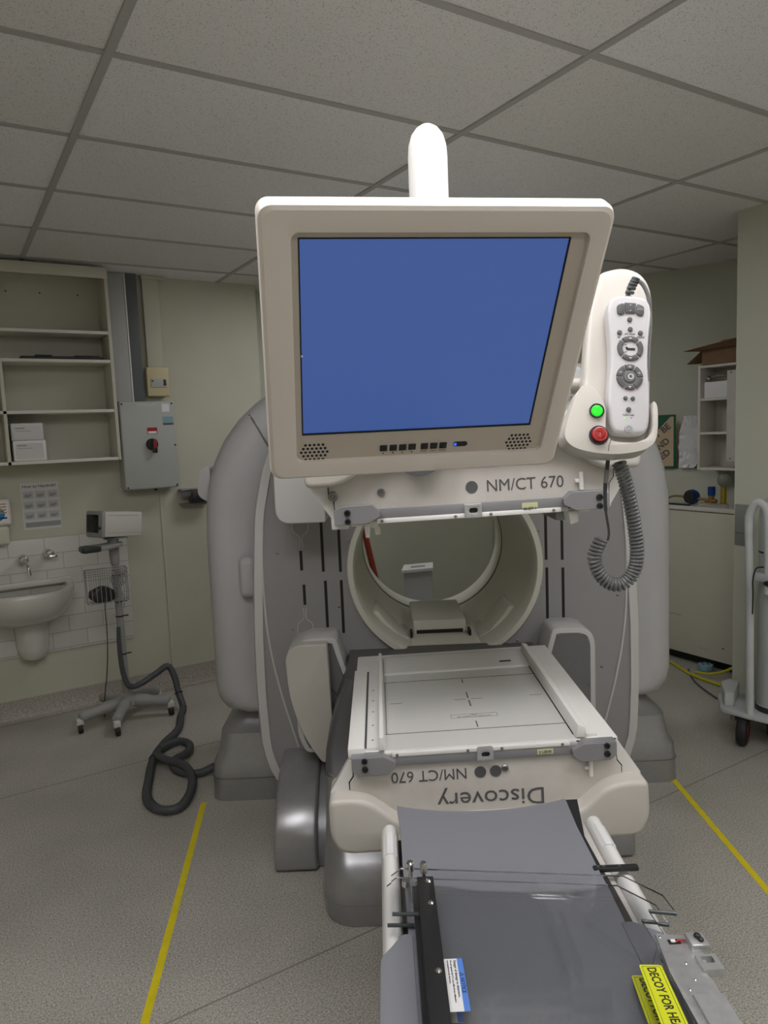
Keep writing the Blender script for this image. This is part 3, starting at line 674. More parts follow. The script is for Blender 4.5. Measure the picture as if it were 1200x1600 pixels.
# cradle: outline in the handset plane
cr = [(.0384, .318), (.0093, .3125), (-.008, .3014), (-.019, .266), (-.027, .216), (-.032, .143), (-.034, .095), (-.041, .063), (-.0564, .0347), (-.0626, 0), (-.0577, -.022), (-.040, -.032), (-.0163, -.035), (.0283, -.0346), (.0672, -.028), (.083, -.005), (.0835, .066), (.0856, .15), (.0893, .223), (.085, .278), (.0675, .308)]
crs = [(p.x, p.y) for p in crom([Vector((a, b_, 0)) for a, b_ in cr], 4, True)]
hb = cpart('cradle_back', lambda b: b.prism(crs, 'y', .020, .060, bev=.012, seg=4), CREAM, HD, None, 50)
lo = [(-.0755, -.012), (-.068, .021), (-.052, .068), (-.040, .076), (-.028, .074), (-.016, .058), (-.007, .035), (-.0065, .0), (.002, -.018), (.024, -.021), (.05, -.018), (.0725, .0), (.0735, .04), (.0745, .053), (.076, .053), (.081, .042), (.080, -.005), (.068, -.026), (.041, -.037), (.003, -.0425), (-.040, -.0395), (-.066, -.030)]
los = [(p.x, p.y) for p in crom([Vector((a, b_, 0)) for a, b_ in lo], 3, True)]
cpart('cradle_pocket', lambda b: b.prism(los, 'y', -.016, .030, bev=.007, seg=3), CREAM, HD, None, 50)
cpart('cradle_bracket', lambda b: (b.box(-.02, .07, .055, .085, .06, .20, bev=.01),), CREAM, HD)
mb = MB(); mb.tube([(.17, -1.84, 1.73), (.166, -1.77, 1.73), (.145, -1.732, 1.73), (.1195, -1.730, 1.73)], .016, 14, 6); part('cradle_bracket', mb, CREAM, HD)
gb = cpart('lamp_button', lambda b: b.lathe([(.0125, 0), (.0125, .004), (.0105, .004), (.0105, .001), (0, .001)], (-.0225, -.016, .031), (0, -1, 0), 28), BPL, HD)
cpart('button_lens', lambda b: b.lathe([(.0095, 0), (.0092, .004), (.006, .0052), (0, .0056)], (-.0225, -.0165, .031), (0, -1, 0), 24), GREENL, gb, 'lit green button')
gb = cpart('stop_button', lambda b: b.lathe([(.0165, 0), (.0165, .003), (.0138, .003), (.0138, .0), (0, .0)], (-.0185, -.016, -.0115), (0, -1, 0), 28), BPL, HD)
cpart('button_lens', lambda b: b.lathe([(.0134, 0), (.0130, .007), (.0105, .0085), (0, .0085)], (-.0185, -.0165, -.0115), (0, -1, 0), 28), RED, gb, 'red stop button')
def stopmark(b):
    o = (-.0185, -.0252, -.0115)
    pts = [(o[0] + .008 * cos(radians(a)), o[1], o[2] + .008 * sin(radians(a)) + .001) for a in (30, 150, 270)]
    b.tube(pts, .0005, 6, closed=True); b.tube([(o[0] + .0108 * cos(2 * pi * k / 24), o[1], o[2] + .0108 * sin(2 * pi * k / 24)) for k in range(24)], .0004, 5, closed=True); b.tube([(o[0], o[1], o[2] + .003), (o[0], o[1], o[2] - .004)], .0008, 6)
cpart('marking', stopmark, mat('pale_red_mark', (.62, .16, .14), .5), gb)
def seamline(b): b.tube([(.004, -.0165, -.015), (-.0005, -.0165, -.026), (-.002, -.0165, -.038)], .0006, 5, 4)
cpart('gap_line', seamline, DKGREY, HD)
# the handset itself
HC = thing('hand_controller', 'white scanner handset with grey keys resting in its cradle', 'remote control', BLc + Vector((.04, 0, 0)), 'S')
hs = [(.006, .003), (.001, .02), (.000, .07), (.003, .12), (.001, .17), (-.003, .215), (.003, .238), (.020, .246), (.050, .246), (.067, .238), (.073, .215), (.069, .17), (.067, .12), (.070, .07), (.069, .02), (.064, .003), (.052, -.004), (.018, -.004)]
hss = [(p.x, p.y) for p in crom([Vector((a, b_, 0)) for a, b_ in hs], 3, True)]
cpart('casing', lambda b: b.prism(hss, 'y', -.012, .016, bev=.006, seg=4), SKINW, HC, None, 55)
KY = -.0122
def key(poly, th=.0022, m=BTN, nm='key'): return cpart(nm, lambda b: b.prism(poly, 'y', KY - th, KY + .001, bev=.0006), m, HC)
def circle(x, z, r, n=18): return [(x + r * cos(2 * pi * k / n), z + r * sin(2 * pi * k / n)) for k in range(n)]
key(round_poly([(.012, .226), (.024, .231), (.0265, .212), (.018, .208), (.0125, .211)], .004))
key(round_poly([(.0255, .2315), (.0455, .2315), (.0435, .2125), (.0275, .2125)], .001))
key(round_poly([(.047, .231), (.0595, .226), (.059, .211), (.053, .208), (.0445, .212)], .004))
for x, z in ((.0345, .201), (.0355, .183), (.017, .176), (.053, .177), (.033, .038)): key(circle(x, z, .0043))
for x in (.0275, .040): key(circle(x, .058, .0036))
def sector(cx_, cz_, r0, r1, a0, a1, n=10):
    return [(cx_ + r1 * cos(radians(a0 + (a1 - a0) * k / n)), cz_ + r1 * sin(radians(a0 + (a1 - a0) * k / n))) for k in range(n + 1)] + [(cx_ + r0 * cos(radians(a1 - (a1 - a0) * k / n)), cz_ + r0 * sin(radians(a1 - (a1 - a0) * k / n))) for k in range(n + 1)]
c1, c2 = (.0355, .148), (.0345, .096)
for a0, a1 in ((49, 131), (139, 221), (229, 311), (-41, 41)): key(sector(*c1, .0135, .0225, a0, a1))
for a0, a1 in ((67, 113), (119, 177), (183, 241), (247, 293), (299, 357), (3, 61)): key(sector(*c2, .0132, .0228, a0, a1))
key(circle(*c2, .0115, 28), .0018)
mk = lambda fn, m=SKINW: cpart('key_marking', fn, m, HC, None, 0)
TY = KY - .0023
def tri(b, x, z, s, d=1): b.prism([(x - s, z - s * .5 * d), (x + s, z - s * .5 * d), (x, z + s * .6 * d)], 'y', TY - .0003, TY + .0003)
mk(lambda b: (tri(b, c1[0], c1[1] + .0182, .003), tri(b, c1[0], c1[1] - .0182, .003, -1), tri(b, c2[0], c2[1] + .0182, .003), tri(b, c2[0], c2[1] - .0182, .003, -1), tri(b, .0355, .2275, .0016), tri(b, .0355, .217, .0016, -1)))
mk(lambda b: (b.add(text_bm('\u2190', .008, (1, 0, 0), (0, 0, 1), (c2[0] - .0185, TY, c2[1] + .005), depth=.0002)), b.add(text_bm('\u2192', .008, (1, 0, 0), (0, 0, 1), (c2[0] + .0115, TY, c2[1] + .005), depth=.0002)), b.add(text_bm('FORCE', .0035, (1, 0, 0), (0, 0, 1), (.0525, TY, .219), 'CENTER', depth=.0002))))
mk(lambda b: (b.box(c1[0] - .006, c1[0] + .0085, KY - .0004, KY + .001, c1[1] - .003, c1[1] + .001), b.ball((c1[0] - .006, KY, c1[1] + .001), .002, seg=8), b.box(c1[0] - .009, c1[0] - .006, KY - .0003, KY, c1[1] + .006, c1[1] + .007), b.box(c1[0] - .009, c1[0] - .006, KY - .0003, KY, c1[1] - .007, c1[1] - .006)), BPL)
mk(lambda b: b.ringframe(circle(c2[0], c2[1] + .001, .0082, 24), circle(c2[0], c2[1] + .001, .0070, 24), 'y', KY - .0022, KY - .001), LATCH)
mk(lambda b: b.ringframe(circle(c2[0] + .0015, c2[1] + .001, .0052, 20), circle(c2[0] + .0015, c2[1] + .001, .003, 20), 'y', KY - .0022, KY - .001), SHELL2)
mk(lambda b: (b.add(text_bm('SET', .0036, (1, 0, 0), (0, 0, 1), (.0165, KY - .0003, .1665), 'CENTER', depth=.0002)), b.add(text_bm('GO / PAUSE', .0034, (1, 0, 0), (0, 0, 1), (.035, KY - .0003, .1735), 'CENTER', depth=.0002)), b.add(text_bm('UNLOAD', .0034, (1, 0, 0), (0, 0, 1), (.0535, KY - .0003, .1685), 'CENTER', depth=.0002)), b.add(text_bm('SLOW / FAST', .0034, (1, 0, 0), (0, 0, 1), (.033, KY - .0003, .0275), 'CENTER', depth=.0002))), DKGREY)
mk(lambda b: tri(b, .0272, .058, .001, 1), SHELL2)
cpart('led', lambda b: b.lathe([(.0013, 0), (0, .0006)], (.026, KY, .0225), (0, -1, 0), 10), LEDG, HC)
cpart('led', lambda b: b.lathe([(.0010, 0), (0, .0006)], (.038, KY, .0235), (0, -1, 0), 10), BPL, HC)
lg = cpart('badge', lambda b: b.lathe([(.0072, 0), (.0072, .0012), (.0066, .0015), (0, .0015)], (.033, KY, .004), (0, -1, 0), 24), LATCH, HC)
def monog(b):
    o = (.033, KY - .0016, .004)
    b.tube([(o[0] + .0058 * cos(2 * pi * k / 24), o[1], o[2] + .0058 * sin(2 * pi * k / 24)) for k in range(24)], .0004, 5, closed=True)
    b.add(text_bm('GE', .0052, (1, 0, 0), (0, 0, 1), (o[0], o[1], o[2] - .0019), 'CENTER', depth=.0001))
cpart('key_marking', monog, SHELL2, lg, None, 0)
# cord: short strain relief at the top looping down behind, then the hanging coil
def coil(path, r_coil, r_wire, turns, n=6, seg=14):
    P = crom(path, 14); Ls = [0]
    for i in range(1, len(P)): Ls.append(Ls[-1] + (P[i] - P[i - 1]).length)
    T = Ls[-1]; out = []; N_ = turns * seg; u = None; i = 0
    for k in range(N_ + 1):
        s = T * k / N_
        while i < len(P) - 2 and Ls[i + 1] < s: i += 1
        f = (s - Ls[i]) / max(Ls[i + 1] - Ls[i], 1e-9); c = P[i].lerp(P[i + 1], f); d = (P[i + 1] - P[i]).normalized()
        if u is None: u = d.orthogonal().normalized()
        u = (u - d * u.dot(d)).normalized(); v_ = d.cross(u); a = 2 * pi * k / seg
        out.append(c + (u * cos(a) + v_ * sin(a)) * r_coil)
    mb = MB(); mb.tube(out, r_wire, n); return mb
mbp = MB(); mbp.tube([(.036, 0, .243), (.036, -.001, .262), (.042, -.008, .276), (.056, -.010, .272), (.070, -.004, .250), (.0755, .004, .22), (.076, .010, .17), (.074, .013, .10)], .0038, 10, 8); mbp.xform(CM); part('cord', mbp, CORD, HC)
cpart('strain_relief', lambda b: [b.lathe([(.0075, 0), (.0082, .002), (.0075, .004)], Vector((.036, 0, .246)).lerp(Vector((.046, -.008, .277)), k / 5) + Vector((0, -.0, .004 * sin(pi * k / 5))), Vector((.4 * k / 5, -.3, 1)), 14) for k in range(6)], HOSE, HC)
yc = -1.87
cpth = [(.1705, yc, 1.584), (.176, yc, 1.57), (.186, yc, 1.535), (.197, yc, 1.48), (.203, yc, 1.43), (.202, yc, 1.40), (.194, yc, 1.377), (.178, yc, 1.362), (.160, yc, 1.360), (.142, yc, 1.371), (.130, yc, 1.390), (.125, yc, 1.412), (.131, yc, 1.432), (.139, yc, 1.445)]
cc = solo('coiled_cord', coil(cpth, .0103, .0033, 52), CORD, 'grey coiled cord hanging in a loop below the handset cradle', 'cord', (.17, yc, 1.6), 'S')
mb = MB(); mb.tube([(.150, yc, 1.443), (.152, yc, 1.46), (.1465, yc, 1.50), (.146, yc, 1.54), (.1515, yc, 1.590)], [.0023, .0023, .0034, .0038, .0038], 8, 8); part('straight_lead', mb, HOSE, cc)
mb = MB(); mb.tube([(.1467, yc - .0006, 1.548), (.1487, yc - .0006, 1.572)], .0043, 10); part('cord_label', mb, LATCH, cc)

# ------------------------------------------------------------------ patient table
T = thing('patient_table', 'long white patient table standing in front of the scanner', 'patient table', (-.03, -2.2, 0), 'S')
TX = -.027
mb = MB(); sec = [(-.262, .66), (-.255, .60), (-.20, .575), (.20, .575), (.255, .60), (.262, .66), (.235, .672), (.15, .690), (.0, .684), (-.15, .690), (-.235, .672)]
mb.prism([(TX + x, z) for x, z in sec], 'y', -2.95, -1.50, bev=.004); part('table_top', mb, WHITEW, T)
for s in (-1, 1):
    a = [(.2255, .664), (.2255, .702), (.229, .713), (.238, .721), (.251, .721), (.260, .713), (.265, .697), (.265, .628), (.259, .62), (.24, .62)]
    mb = MB(); mb.prism([(TX + s * x, z) for x, z in a], 'y', -2.95, -1.53, bev=.006, seg=3); r_ = part('side_rail', mb, WHITE, T)
    mb = MB(); mb.tube([(TX + s * .236, -1.565, .7225), (TX + s * .236, -1.64, .7225)], .0001, 4)
    mb = MB(); q = [(.229, .7140), (.238, .7220), (.251, .7220), (.2605, .7135), (.2595, .7125), (.2505, .7208), (.2385, .7208), (.2300, .7132)]
    mb.prism([(TX + s * x, z + .0006) for x, z in q], 'y', -1.655, -1.57); part('rail_label', mb, STICKW, r_, 'white paper label on the rail end')
    mb = MB(); mb.box(*((TX - .2245, TX - .2125) if s < 0 else (TX + .2238, TX + .2253)), -2.95, -1.55, .66, .690) ; part('rail_slot', mb, BLACK, T)
mb = MB(); mb.box(TX + .165, TX + .2236, -2.95, -1.49, .655, .7025, bev=.002); part('inner_strip', mb, WHITEW, T)
mb = MB(); mb.box(TX - .2115, TX - .165, -2.95, -1.56, .655, .7025, bev=.002); part('inner_strip', mb, WHITEW, T)
# column and foot plate of the table
mb = MB(); mb.loft([[(TX + x, -2.25 + y, z) for x, y in rrect(-.17 + i, .17 - i, -.45 + i, .45 - i, .06)] for z, i in ((.05, 0), (.10, .01), (.58, .02))]); part('table_column', mb, SHELL, T)
mb = MB(); mb.loft([[(TX + x, -2.25 + y, z) for x, y in rrect(-.22 + i, .22 - i, -.62 + i, .62 - i, .08)] for z, i in ((.0, .004), (.01, 0), (.055, 0), (.075, .02))]); part('foot_plate', mb, SILVER, T)
# pad: grey vinyl, hollow in the middle
Pd = thing('table_pad', 'grey vinyl mattress pad lying along the patient table', 'mattress pad', (TX, -2.2, .70), 'S')
def padsec(y, hw, th, lift=0):
    up, dn = [], []; n = 16
    for k in range(n + 1):
        t = -1 + 2 * k / n; x = hw * t; z = .704 + .022 * abs(t) ** 2.2 + lift
        up.append((TX - .016 + x, y, z + th)); dn.append((TX - .016 + x, y, z))
    return up + dn[::-1]
mb = MB(); mb.loft([padsec(-1.468, .207, .002), padsec(-1.472, .2085, .008), padsec(-1.49, .208, .010), padsec(-1.60, .203, .010), padsec(-1.72, .203, .010), padsec(-2.0, .199, .010), padsec(-2.93, .199, .010)])
pm = part('head_pad', mb, PAD, Pd, smooth=45)
# side flaps of the pad that lap over the rails further down
for s, xa in ((-1, TX - .016 - .192), (1, TX - .016 + .192)):
    xo = TX + s * .268
    pl = [(xa, -1.935), (xa + s * .02, -1.932), (xo - s * .02 + (0 if s < 0 else 0), -1.965), (xo, -1.99), (xo + s * .012, -2.93), (xa, -2.93)]
    pl = round_poly(pl, [0, .01, .03, .03, 0, 0])
    mb = MB(); mb.prism(pl, 'z', .7285, .7368, bev=.003); part('side_flap', mb, PAD, Pd)
mb = MB()
for k in range(2): pass
# velcro strip along the pad edge
mb = MB(); mb.loft([[(x0, y, z0), (x1, y, z1), (x1, y, z1 + .002), (x0, y, z0 + .002)] for y, x0, x1, z0, z1 in ((-1.462, .168, .199, .7235, .7235), (-1.60, .150, .178, .7170, .7080), (-1.76, .152, .183, .7150, .7040), (-1.93, .152, .186, .7150, .7040))]); part('fastening_strip', mb, BPL, Pd, 'black fastening strip')
# black restraint bar across the rail
mb = MB(); mb.box(.150, .244, -1.768, -1.753, .7285, .7385, bev=.003)
sb = solo('clamp_bar', mb, BPL, 'short black clamp bar across the table rail', 'clamp bar', (.19, -1.762, .728), 'S')
for x in (.160, .172, .205):
    mb = MB(); mb.lathe([(.003, 0), (.003, .001), (0, .0015)], (x, -1.7605, .7385), (0, 0, 1), 8); part('screw', mb, STEEL, sb)
# ------------------------------------------------------------------ two stacked acrylic decoy plates
def decoy(label, zb, dx, dy, upper):
    D_ = thing('decoy_plate', label, 'acrylic plate', (-.03 + dx, -2.2 + dy, zb), 'S', None)
    out = [(-.250, -1.785), (.185, -1.842), (.238, -1.905), (.243, -1.955), (.196, -1.945), (.200, -2.01), (.172, -2.06), (.168, -2.60), (-.222, -2.60), (-.2215, -1.925), (-.271, -1.922), (-.271, -1.808)]
    out = [(x + dx, y + dy) for x, y in out]
    mb = MB(); mb.prism(out, 'z', zb, zb + .006); part('plate', mb, ACR, D_, 'clear acrylic sheet')
    # the polished edges that read as dark lines at the notches
    for a, b_ in ((8 + 2, 8 + 1), (3, 4)):
        p, q = Vector((*out[a % 12], zb + .003)), Vector((*out[b_ % 12], zb + .003))
        mb = MB(); mb.tube([p, q], .0034, 8); part('plate_edge', mb, ACRE, D_)
    zt = zb + .006
    mb = MB(); mb.box(-.220 + dx, -.188 + dx, -2.60 + dy, -1.832 + dy, zt, zt + .010, bev=.001); st = part('edge_bar', mb, BPL, D_, 'black edge bar')
    for y in (-1.85, -1.915, -2.085, -2.3):
        mb = MB(); mb.lathe([(.0058, 0), (.0058, .002), (.003, .005), (.0, .0052)], (-.199 + dx, y + dy, zt + .010), (0, 0, 1), 14); part('screw', mb, CHROME, st)
    # locating pins
    for x, y, h, r in ((-.232, -1.815, .032, .0078), (-.206, -1.826, .036, .0075)):
        mb = MB(); mb.lathe([(r * .6, zt), (r * .6, zt + h * .4), (r, zt + h * .42), (r, zt + h * .9), (r * .7, zt + h), (0, zt + h)] if upper else [(r, zt), (r, zt + .012), (0, zt + .012)], (x + dx, y + dy, 0), (0, 0, 1), 18); part('locating_pin', mb, CHROME, D_)
    # notice sticker: text runs away down the plate
    x0, x1, y0, y1 = -.188 + dx, -.156 + dx, -2.157 + dy, -2.046 + dy
    mb = MB(); mb.box(x0, x1, y0, y1, zt, zt + .0006); sk = part('notice_sticker', mb, STICKW, D_, 'white and blue notice sticker')
    mb = MB(); mb.box(x1 - .0095, x1, y0, y1, zt + .0005, zt + .0009); part('sticker_band', mb, STICKB, sk)
    tk = lambda s, size, x, m: part('lettering', MB().add(text_bm(s, size, (0, -1, 0), (1, 0, 0), (x, y1 - .004, zt + .0009), depth=.0002)), m, sk, None, 0)
    tk('Danger of damage to detectors.', .0062, x1 - .0155, BPL); tk('Do not operate the CT x-ray while decoy collimators', .0041, x1 - .0215, BPL); tk('are mounted on the detectors.', .0041, x1 - .0265, BPL)
    part('lettering', MB().add(text_bm('\u25B3 NOTICE', .0088, (0, -1, 0), (1, 0, 0), (x1 - .0078, y1 - .032, zt + .0011), depth=.0002)), BPL, sk, None, 0)
    # yellow sticker
    c = [(.130, -2.078), (.166, -2.081), (.158, -2.225), (.118, -2.222)]
    c = round_poly([(x + dx, y + dy) for x, y in c], .005)
    mb = MB(); mb.prism(c, 'z', zt, zt + .0007); sy = part('yellow_sticker', mb, STICKY, D_, 'yellow-green decoy sticker')
    mb = MB(); mb.tube([(x, y, zt + .0007) for x, y in inset2(c, .004)], .0004, 4, closed=True); part('sticker_border', mb, BPL, sy)
    dv = Vector((.150 - .1455 + -.0105, -.145, 0)).normalized(); uv_ = Vector((-dv.y, dv.x, 0)); uv_ = -uv_ if uv_.x < 0 else uv_
    part('lettering', MB().add(text_bm('DECOY FOR HEAD #' + ('1' if upper else '2'), .020, dv, uv_, (.1405 + dx, -2.085 + dy, zt + .0008), depth=.0002, width=.150, bold=.0004)), BPL, sy, None, 0)
    # aluminium latch bracket along the outer edge
    if upper:
        b1 = [(.182, -2.012), (.252, -2.022), (.235, -2.105), (.2285, -2.105), (.232, -2.125), (.235, -2.30), (.238, -2.60), (.172, -2.60), (.172, -2.10)]
        mb = MB(); mb.prism([(x + dx, y + dy) for x, y in b1], 'z', zt - .001, zt + .004, bev=.0012); al = part('latch_bracket', mb, ALU, D_, 'scratched aluminium latch bracket')
        mb = MB(); mb.box(.226, .256, -2.060, -2.028, zt + .002, zt + .016, bev=.002); part('latch_block', mb, ALU, al)
        mb = MB(); mb.ringframe(rrect(.224, .258, -2.107, -2.072, .001), rrect(.231, .250, -2.092, -2.078, .001), 'z', zt - .004, zt + .010); part('latch_block', mb, ALU, al)
        mb = MB(); mb.box(.196, .216, -2.040, -2.030, zt + .0035, zt + .0055); part('latch_window', mb, BLACK, al)
        mb = MB(); mb.box(.200, .208, -2.038, -2.031, zt + .005, zt + .0075, bev=.001); part('latch_tongue', mb, STICKW, al)
        mb = MB(); mb.tube([(.208, -2.037, zt + .006), (.216, -2.037, zt + .009), (.224, -2.038, zt + .008)], .0018, 8, 4); part('latch_wire', mb, RED, al)
        mb = MB(); mb.ball((.243, -2.040, zt + .018), .006, (1, 1.1, .7), 12); mb.ball((.245, -2.049, zt + .018), .005, (1, 1.1, .7), 12); part('latch_knob', mb, BPL, al)
        for x, y in ((.187, -2.022), (.205, -2.12), (.205, -2.085), (.190, -2.155), (.222, -2.165), (.229, -2.095), (.188, -2.14)):
            mb = MB(); mb.lathe([(.0026, 0), (.0026, .001), (0, .0022)], (x, y, zt + .004), (0, 0, 1), 10); part('screw', mb, CHROME, al)
        mb = MB(); mb.prism([(-2.150, zt + .004), (-2.155, zt + .010), (-2.175, zt + .010), (-2.60, zt + .006), (-2.60, zt + .004)], 'x', .186, .232); part('latch_fold', mb, ALU, al)
decoy('clear acrylic decoy plate underneath, resting directly on the grey pad', .7375, -.010, .008, False)
decoy('clear acrylic decoy plate on top, with aluminium latch and chrome pins', .7650, 0, 0, True)

# ================================================================== LEFT WALL GROUP (frame R)
SH = thing('open_shelf_unit', 'cream open shelf unit mounted on the wall above the washbasin', 'shelf unit', (-.35, 2.55, 1.556))
FY, SX0, SX1, ZT, ZB = 2.42, -1.15, .442, 2.684, 1.556
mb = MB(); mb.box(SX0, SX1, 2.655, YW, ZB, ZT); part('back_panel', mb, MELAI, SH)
for x in (SX0, SX1 - .018): 
    mb = MB(); mb.box(x, x + .018, FY, 2.655, ZB, ZT, bev=.001); part('side_panel', mb, MELA, SH)
mb = MB(); mb.box(-.170, -.152, FY + .002, 2.655, ZB, 2.135, bev=.001); part('divider', mb, MELA, SH)
for z in (ZB, 1.842, 2.132, 2.298, ZT - .018):
    mb = MB(); mb.box(SX0 + .018, SX1 - .018, FY + .002, 2.655, z, z + .018, bev=.001); part('shelf', mb, EDGE, SH)
mb = MB(); mb.box(SX0, SX1, FY - .002, FY + .003, 2.62, ZT, bev=.001); part('top_rail', mb, MELA, SH)
for x, z in ((.10, 2.56), (.31, 2.56), (-.08, 2.56)):
    mb = MB(); mb.lathe([(.005, 0), (.0, .002)], (x, 2.655, z), (0, -1, 0), 8); part('screw', mb, BPL, SH)
# black tray
mb = MB(); mb.box(-.055, .395, 2.44, 2.63, 2.1505, 2.168, bev=.005); mb.box(.02, .11, 2.43, 2.62, 2.165, 2.175, bev=.003); mb.box(.23, .37, 2.44, 2.61, 2.165, 2.174, bev=.003)
solo('keyboard_tray', mb, BPL, 'flat black tray lying on the middle shelf of the wall unit', 'tray', (.17, 2.54, 2.15))
# paper packs
def pack(label, z0, z1, x0, x1, m, rz=0):
    t = thing('paper_pack', label, 'paper pack', ((x0 + x1) / 2, 2.53, z0), 'R', None)
    mb = MB(); mb.box(x0, x1, 2.44, 2.63, z0, z1, bev=.006); part('wrapper', mb, m, t)
    mb = MB(); mb.box(x0 + .012, x1 - .015, 2.4385, 2.4405, z0 + .012, z1 - .015); l_ = part('label_sheet', mb, PAPER, t)
    mb = MB(); mb.box(x0 + .02, x0 + .07, 2.438, 2.4386, z1 - .032, z1 - .025); mb.box(x0 + .02, x0 + .10, 2.438, 2.4386, z1 - .046, z1 - .043); part('print', mb, PRINT, l_)
pack('white paper pack with printed label standing lowest in the wall unit', 1.575, 1.692, -.135, .035, STICKW)
pack('white paper pack in shiny plastic wrap, lying upon the other pack', 1.6925, 1.79, -.138, .028, WRAP)
# cable trunks
mb = MB(); mb.box(.452, .575, 2.61, YW, 1.9125, CEIL - .002, bev=.002); solo('wall_panel', mb, PLATEG, 'pale grey vertical panel between shelf unit and dark trunking', 'panel', (.51, 2.65, 1.9125))
mb = MB(); mb.box(.585, .655, 2.615, YW, 1.9125, CEIL - .002, bev=.002); tr = solo('cable_trunking', mb, TRUNK, 'dark grey vertical cable trunking running down from the ceiling', 'cable trunking', (.62, 2.65, 1.9125))
mb = MB(); mb.box(.578, .586, 2.612, YW, 1.9125, CEIL - .002); part('trunking_edge', mb, STICKW, tr)
mb = MB(); mb.box(.695, .795, 2.64, YW, 1.94, CEIL - .002, bev=.003); mb.box(.69, .83, 2.63, YW, CEIL - .025, CEIL - .003, bev=.002); solo('pipe_casing', mb, WALL, 'cream painted pipe casing above the small breaker box', 'pipe casing', (.745, 2.66, 1.94))
bkx = thing('breaker_box', 'small yellowed breaker box mounted above the grey isolator', 'breaker box', (.745, 2.65, 1.945))
mb = MB(); mb.box(.672, .812, 2.595, YW - .04, 1.945, 2.128, bev=.006); part('casing', mb, IVORY, bkx)
mb = MB(); mb.box(.695, .795, 2.588, 2.60, 2.00, 2.055, bev=.002); part('window', mb, ENCL, bkx)
mb = MB(); mb.box(.773, .787, 2.582, 2.592, 2.012, 2.05, bev=.001); mb.box(.70, .708, 2.584, 2.592, 2.035, 2.045); part('switch', mb, BPL, bkx)
IS = thing('isolator_switch', 'grey wall isolator box with red and black rotary handle', 'isolator', (.67, 2.60, 1.34))
ix0, ix1, iz0, iz1, iy = .478, .808, 1.362, 1.906, 2.53
mb = MB(); mb.box(ix0, ix1, iy + .025, YW, iz0, iz1, bev=.008); part('box', mb, ENCL, IS)
mb = MB(); mb.box(ix0 - .003, ix1 + .003, iy, iy + .028, iz0 - .003, iz1 + .003, bev=.010, seg=3); dr = part('door', mb, ENCL, IS)
for x, z in ((ix0 + .012, iz1 - .012), (ix1 - .012, iz1 - .012), (ix0 + .012, iz0 + .012), (ix1 - .012, iz0 + .012), (ix1 - .006, 1.63)):
    mb = MB(); mb.lathe([(.006, 0), (.006, .002), (0, .003)], (x, iy, z), (0, -1, 0), 10); part('screw', mb, BPL, dr)
hx_, hz_ = .655, 1.64
mb = MB(); mb.lathe([(.037, 0), (.037, .012), (.030, .018), (0, .018)], (hx_, iy, hz_), (0, -1, 0), 28); hh = part('handle', mb, BPL, IS)
mb = MB(); mb.box(hx_ - .004, hx_ + .024, iy - .045, iy - .015, hz_ - .055, hz_ + .030, bev=.006); part('grip', mb, BPL, hh)
mb = MB(); mb.box(hx_ + .002, hx_ + .018, iy - .047, iy - .043, hz_ - .025, hz_ + .028); part('grip_mark', mb, RED, hh)
mb = MB(); mb.box(.632, .695, iy - .0015, iy + .001, 1.705, 1.745); rl = part('warning_label', mb, RED, IS, 'small red warning label')
mb = MB(); mb.box(.637, .690, iy - .002, iy - .001, 1.708, 1.722); part('print', mb, STICKW, rl)
mb = MB(); mb.box(.735, .80, iy - .0015, iy + .001, 1.760, 1.812); tl = part('supplier_label', mb, BLUEC, IS, 'pale blue supplier label')
mb = MB(); mb.box(.735, .80, iy - .002, iy - .001, 1.760, 1.772); part('print', mb, PRINTD, tl)
mb = MB(); mb.box(.733, .780, iy - .0015, iy + .001, 1.843, 1.892); part('white_label', mb, STICKW, IS)
mb = MB(); mb.box(.585, .705, iy - .0013, iy + .001, 1.883, 1.892); part('white_label', mb, mat('faded_label', (.52, .54, .53), .5), IS)
mb = MB(); mb.lathe([(.009, 0), (.009, .02), (0, .02)], (.675, 2.60, iz0), (0, 0, -1), 12); part('cable_gland', mb, BPL, IS)
# pipe bracket with black clamp near the gantry
br = thing('pipe_bracket', 'steel channel bracket with black clamp on the wall below the isolator', 'bracket', (.92, 2.60, 1.24))
mb = MB(); mb.box(.84, 1.02, 2.60, YW, 1.315, 1.335, bev=.002); mb.box(.84, 1.02, 2.60, 2.606, 1.285, 1.33); mb.box(.84, 1.02, 2.60, YW, 1.225, 1.238); part('channel', mb, STEEL, br)
mb = MB(); mb.box(.90, 1.02, 2.56, 2.66, 1.24, 1.315, bev=.012); part('clamp', mb, BPL, br)
# poster
ps = thing('hand_hygiene_poster', 'printed hand washing poster stuck on the wall above the taps', 'poster', (.0, 2.68, 1.155))
mb = MB(); mb.box(-.102, .110, YW - .0015, YW + .0002, 1.155, 1.440); part('sheet', mb, PAPER, ps)
mb = MB(); mb.box(-.090, .106, YW - .002, YW - .001, 1.170, 1.200); part('footer_band', mb, PRINT, ps)
text('How to Handrub?', .024, (1, 0, 0), (0, 0, 1), (-.092, YW - .0018, 1.410), PRINTD, ps, width=.185, bold=.0004, depth=.0003)
for r_ in range(3):
    for c_ in range(3):
        x, z = -.092 + c_ * .068, 1.218 + r_ * .063
        mb = MB(); mb.box(x, x + .058, YW - .0019, YW - .001, z, z + .045); pc = part('picture', mb, mat('poster_picture', (.48, .49, .49), .7), ps)
        mb = MB(); mb.prism([(x + .008, z + .010), (x + .03, z + .006), (x + .05, z + .018), (x + .045, z + .03), (x + .03, z + .025), (x + .012, z + .028)], 'y', YW - .0022, YW - .0015); part('drawing', mb, PRINT, pc)
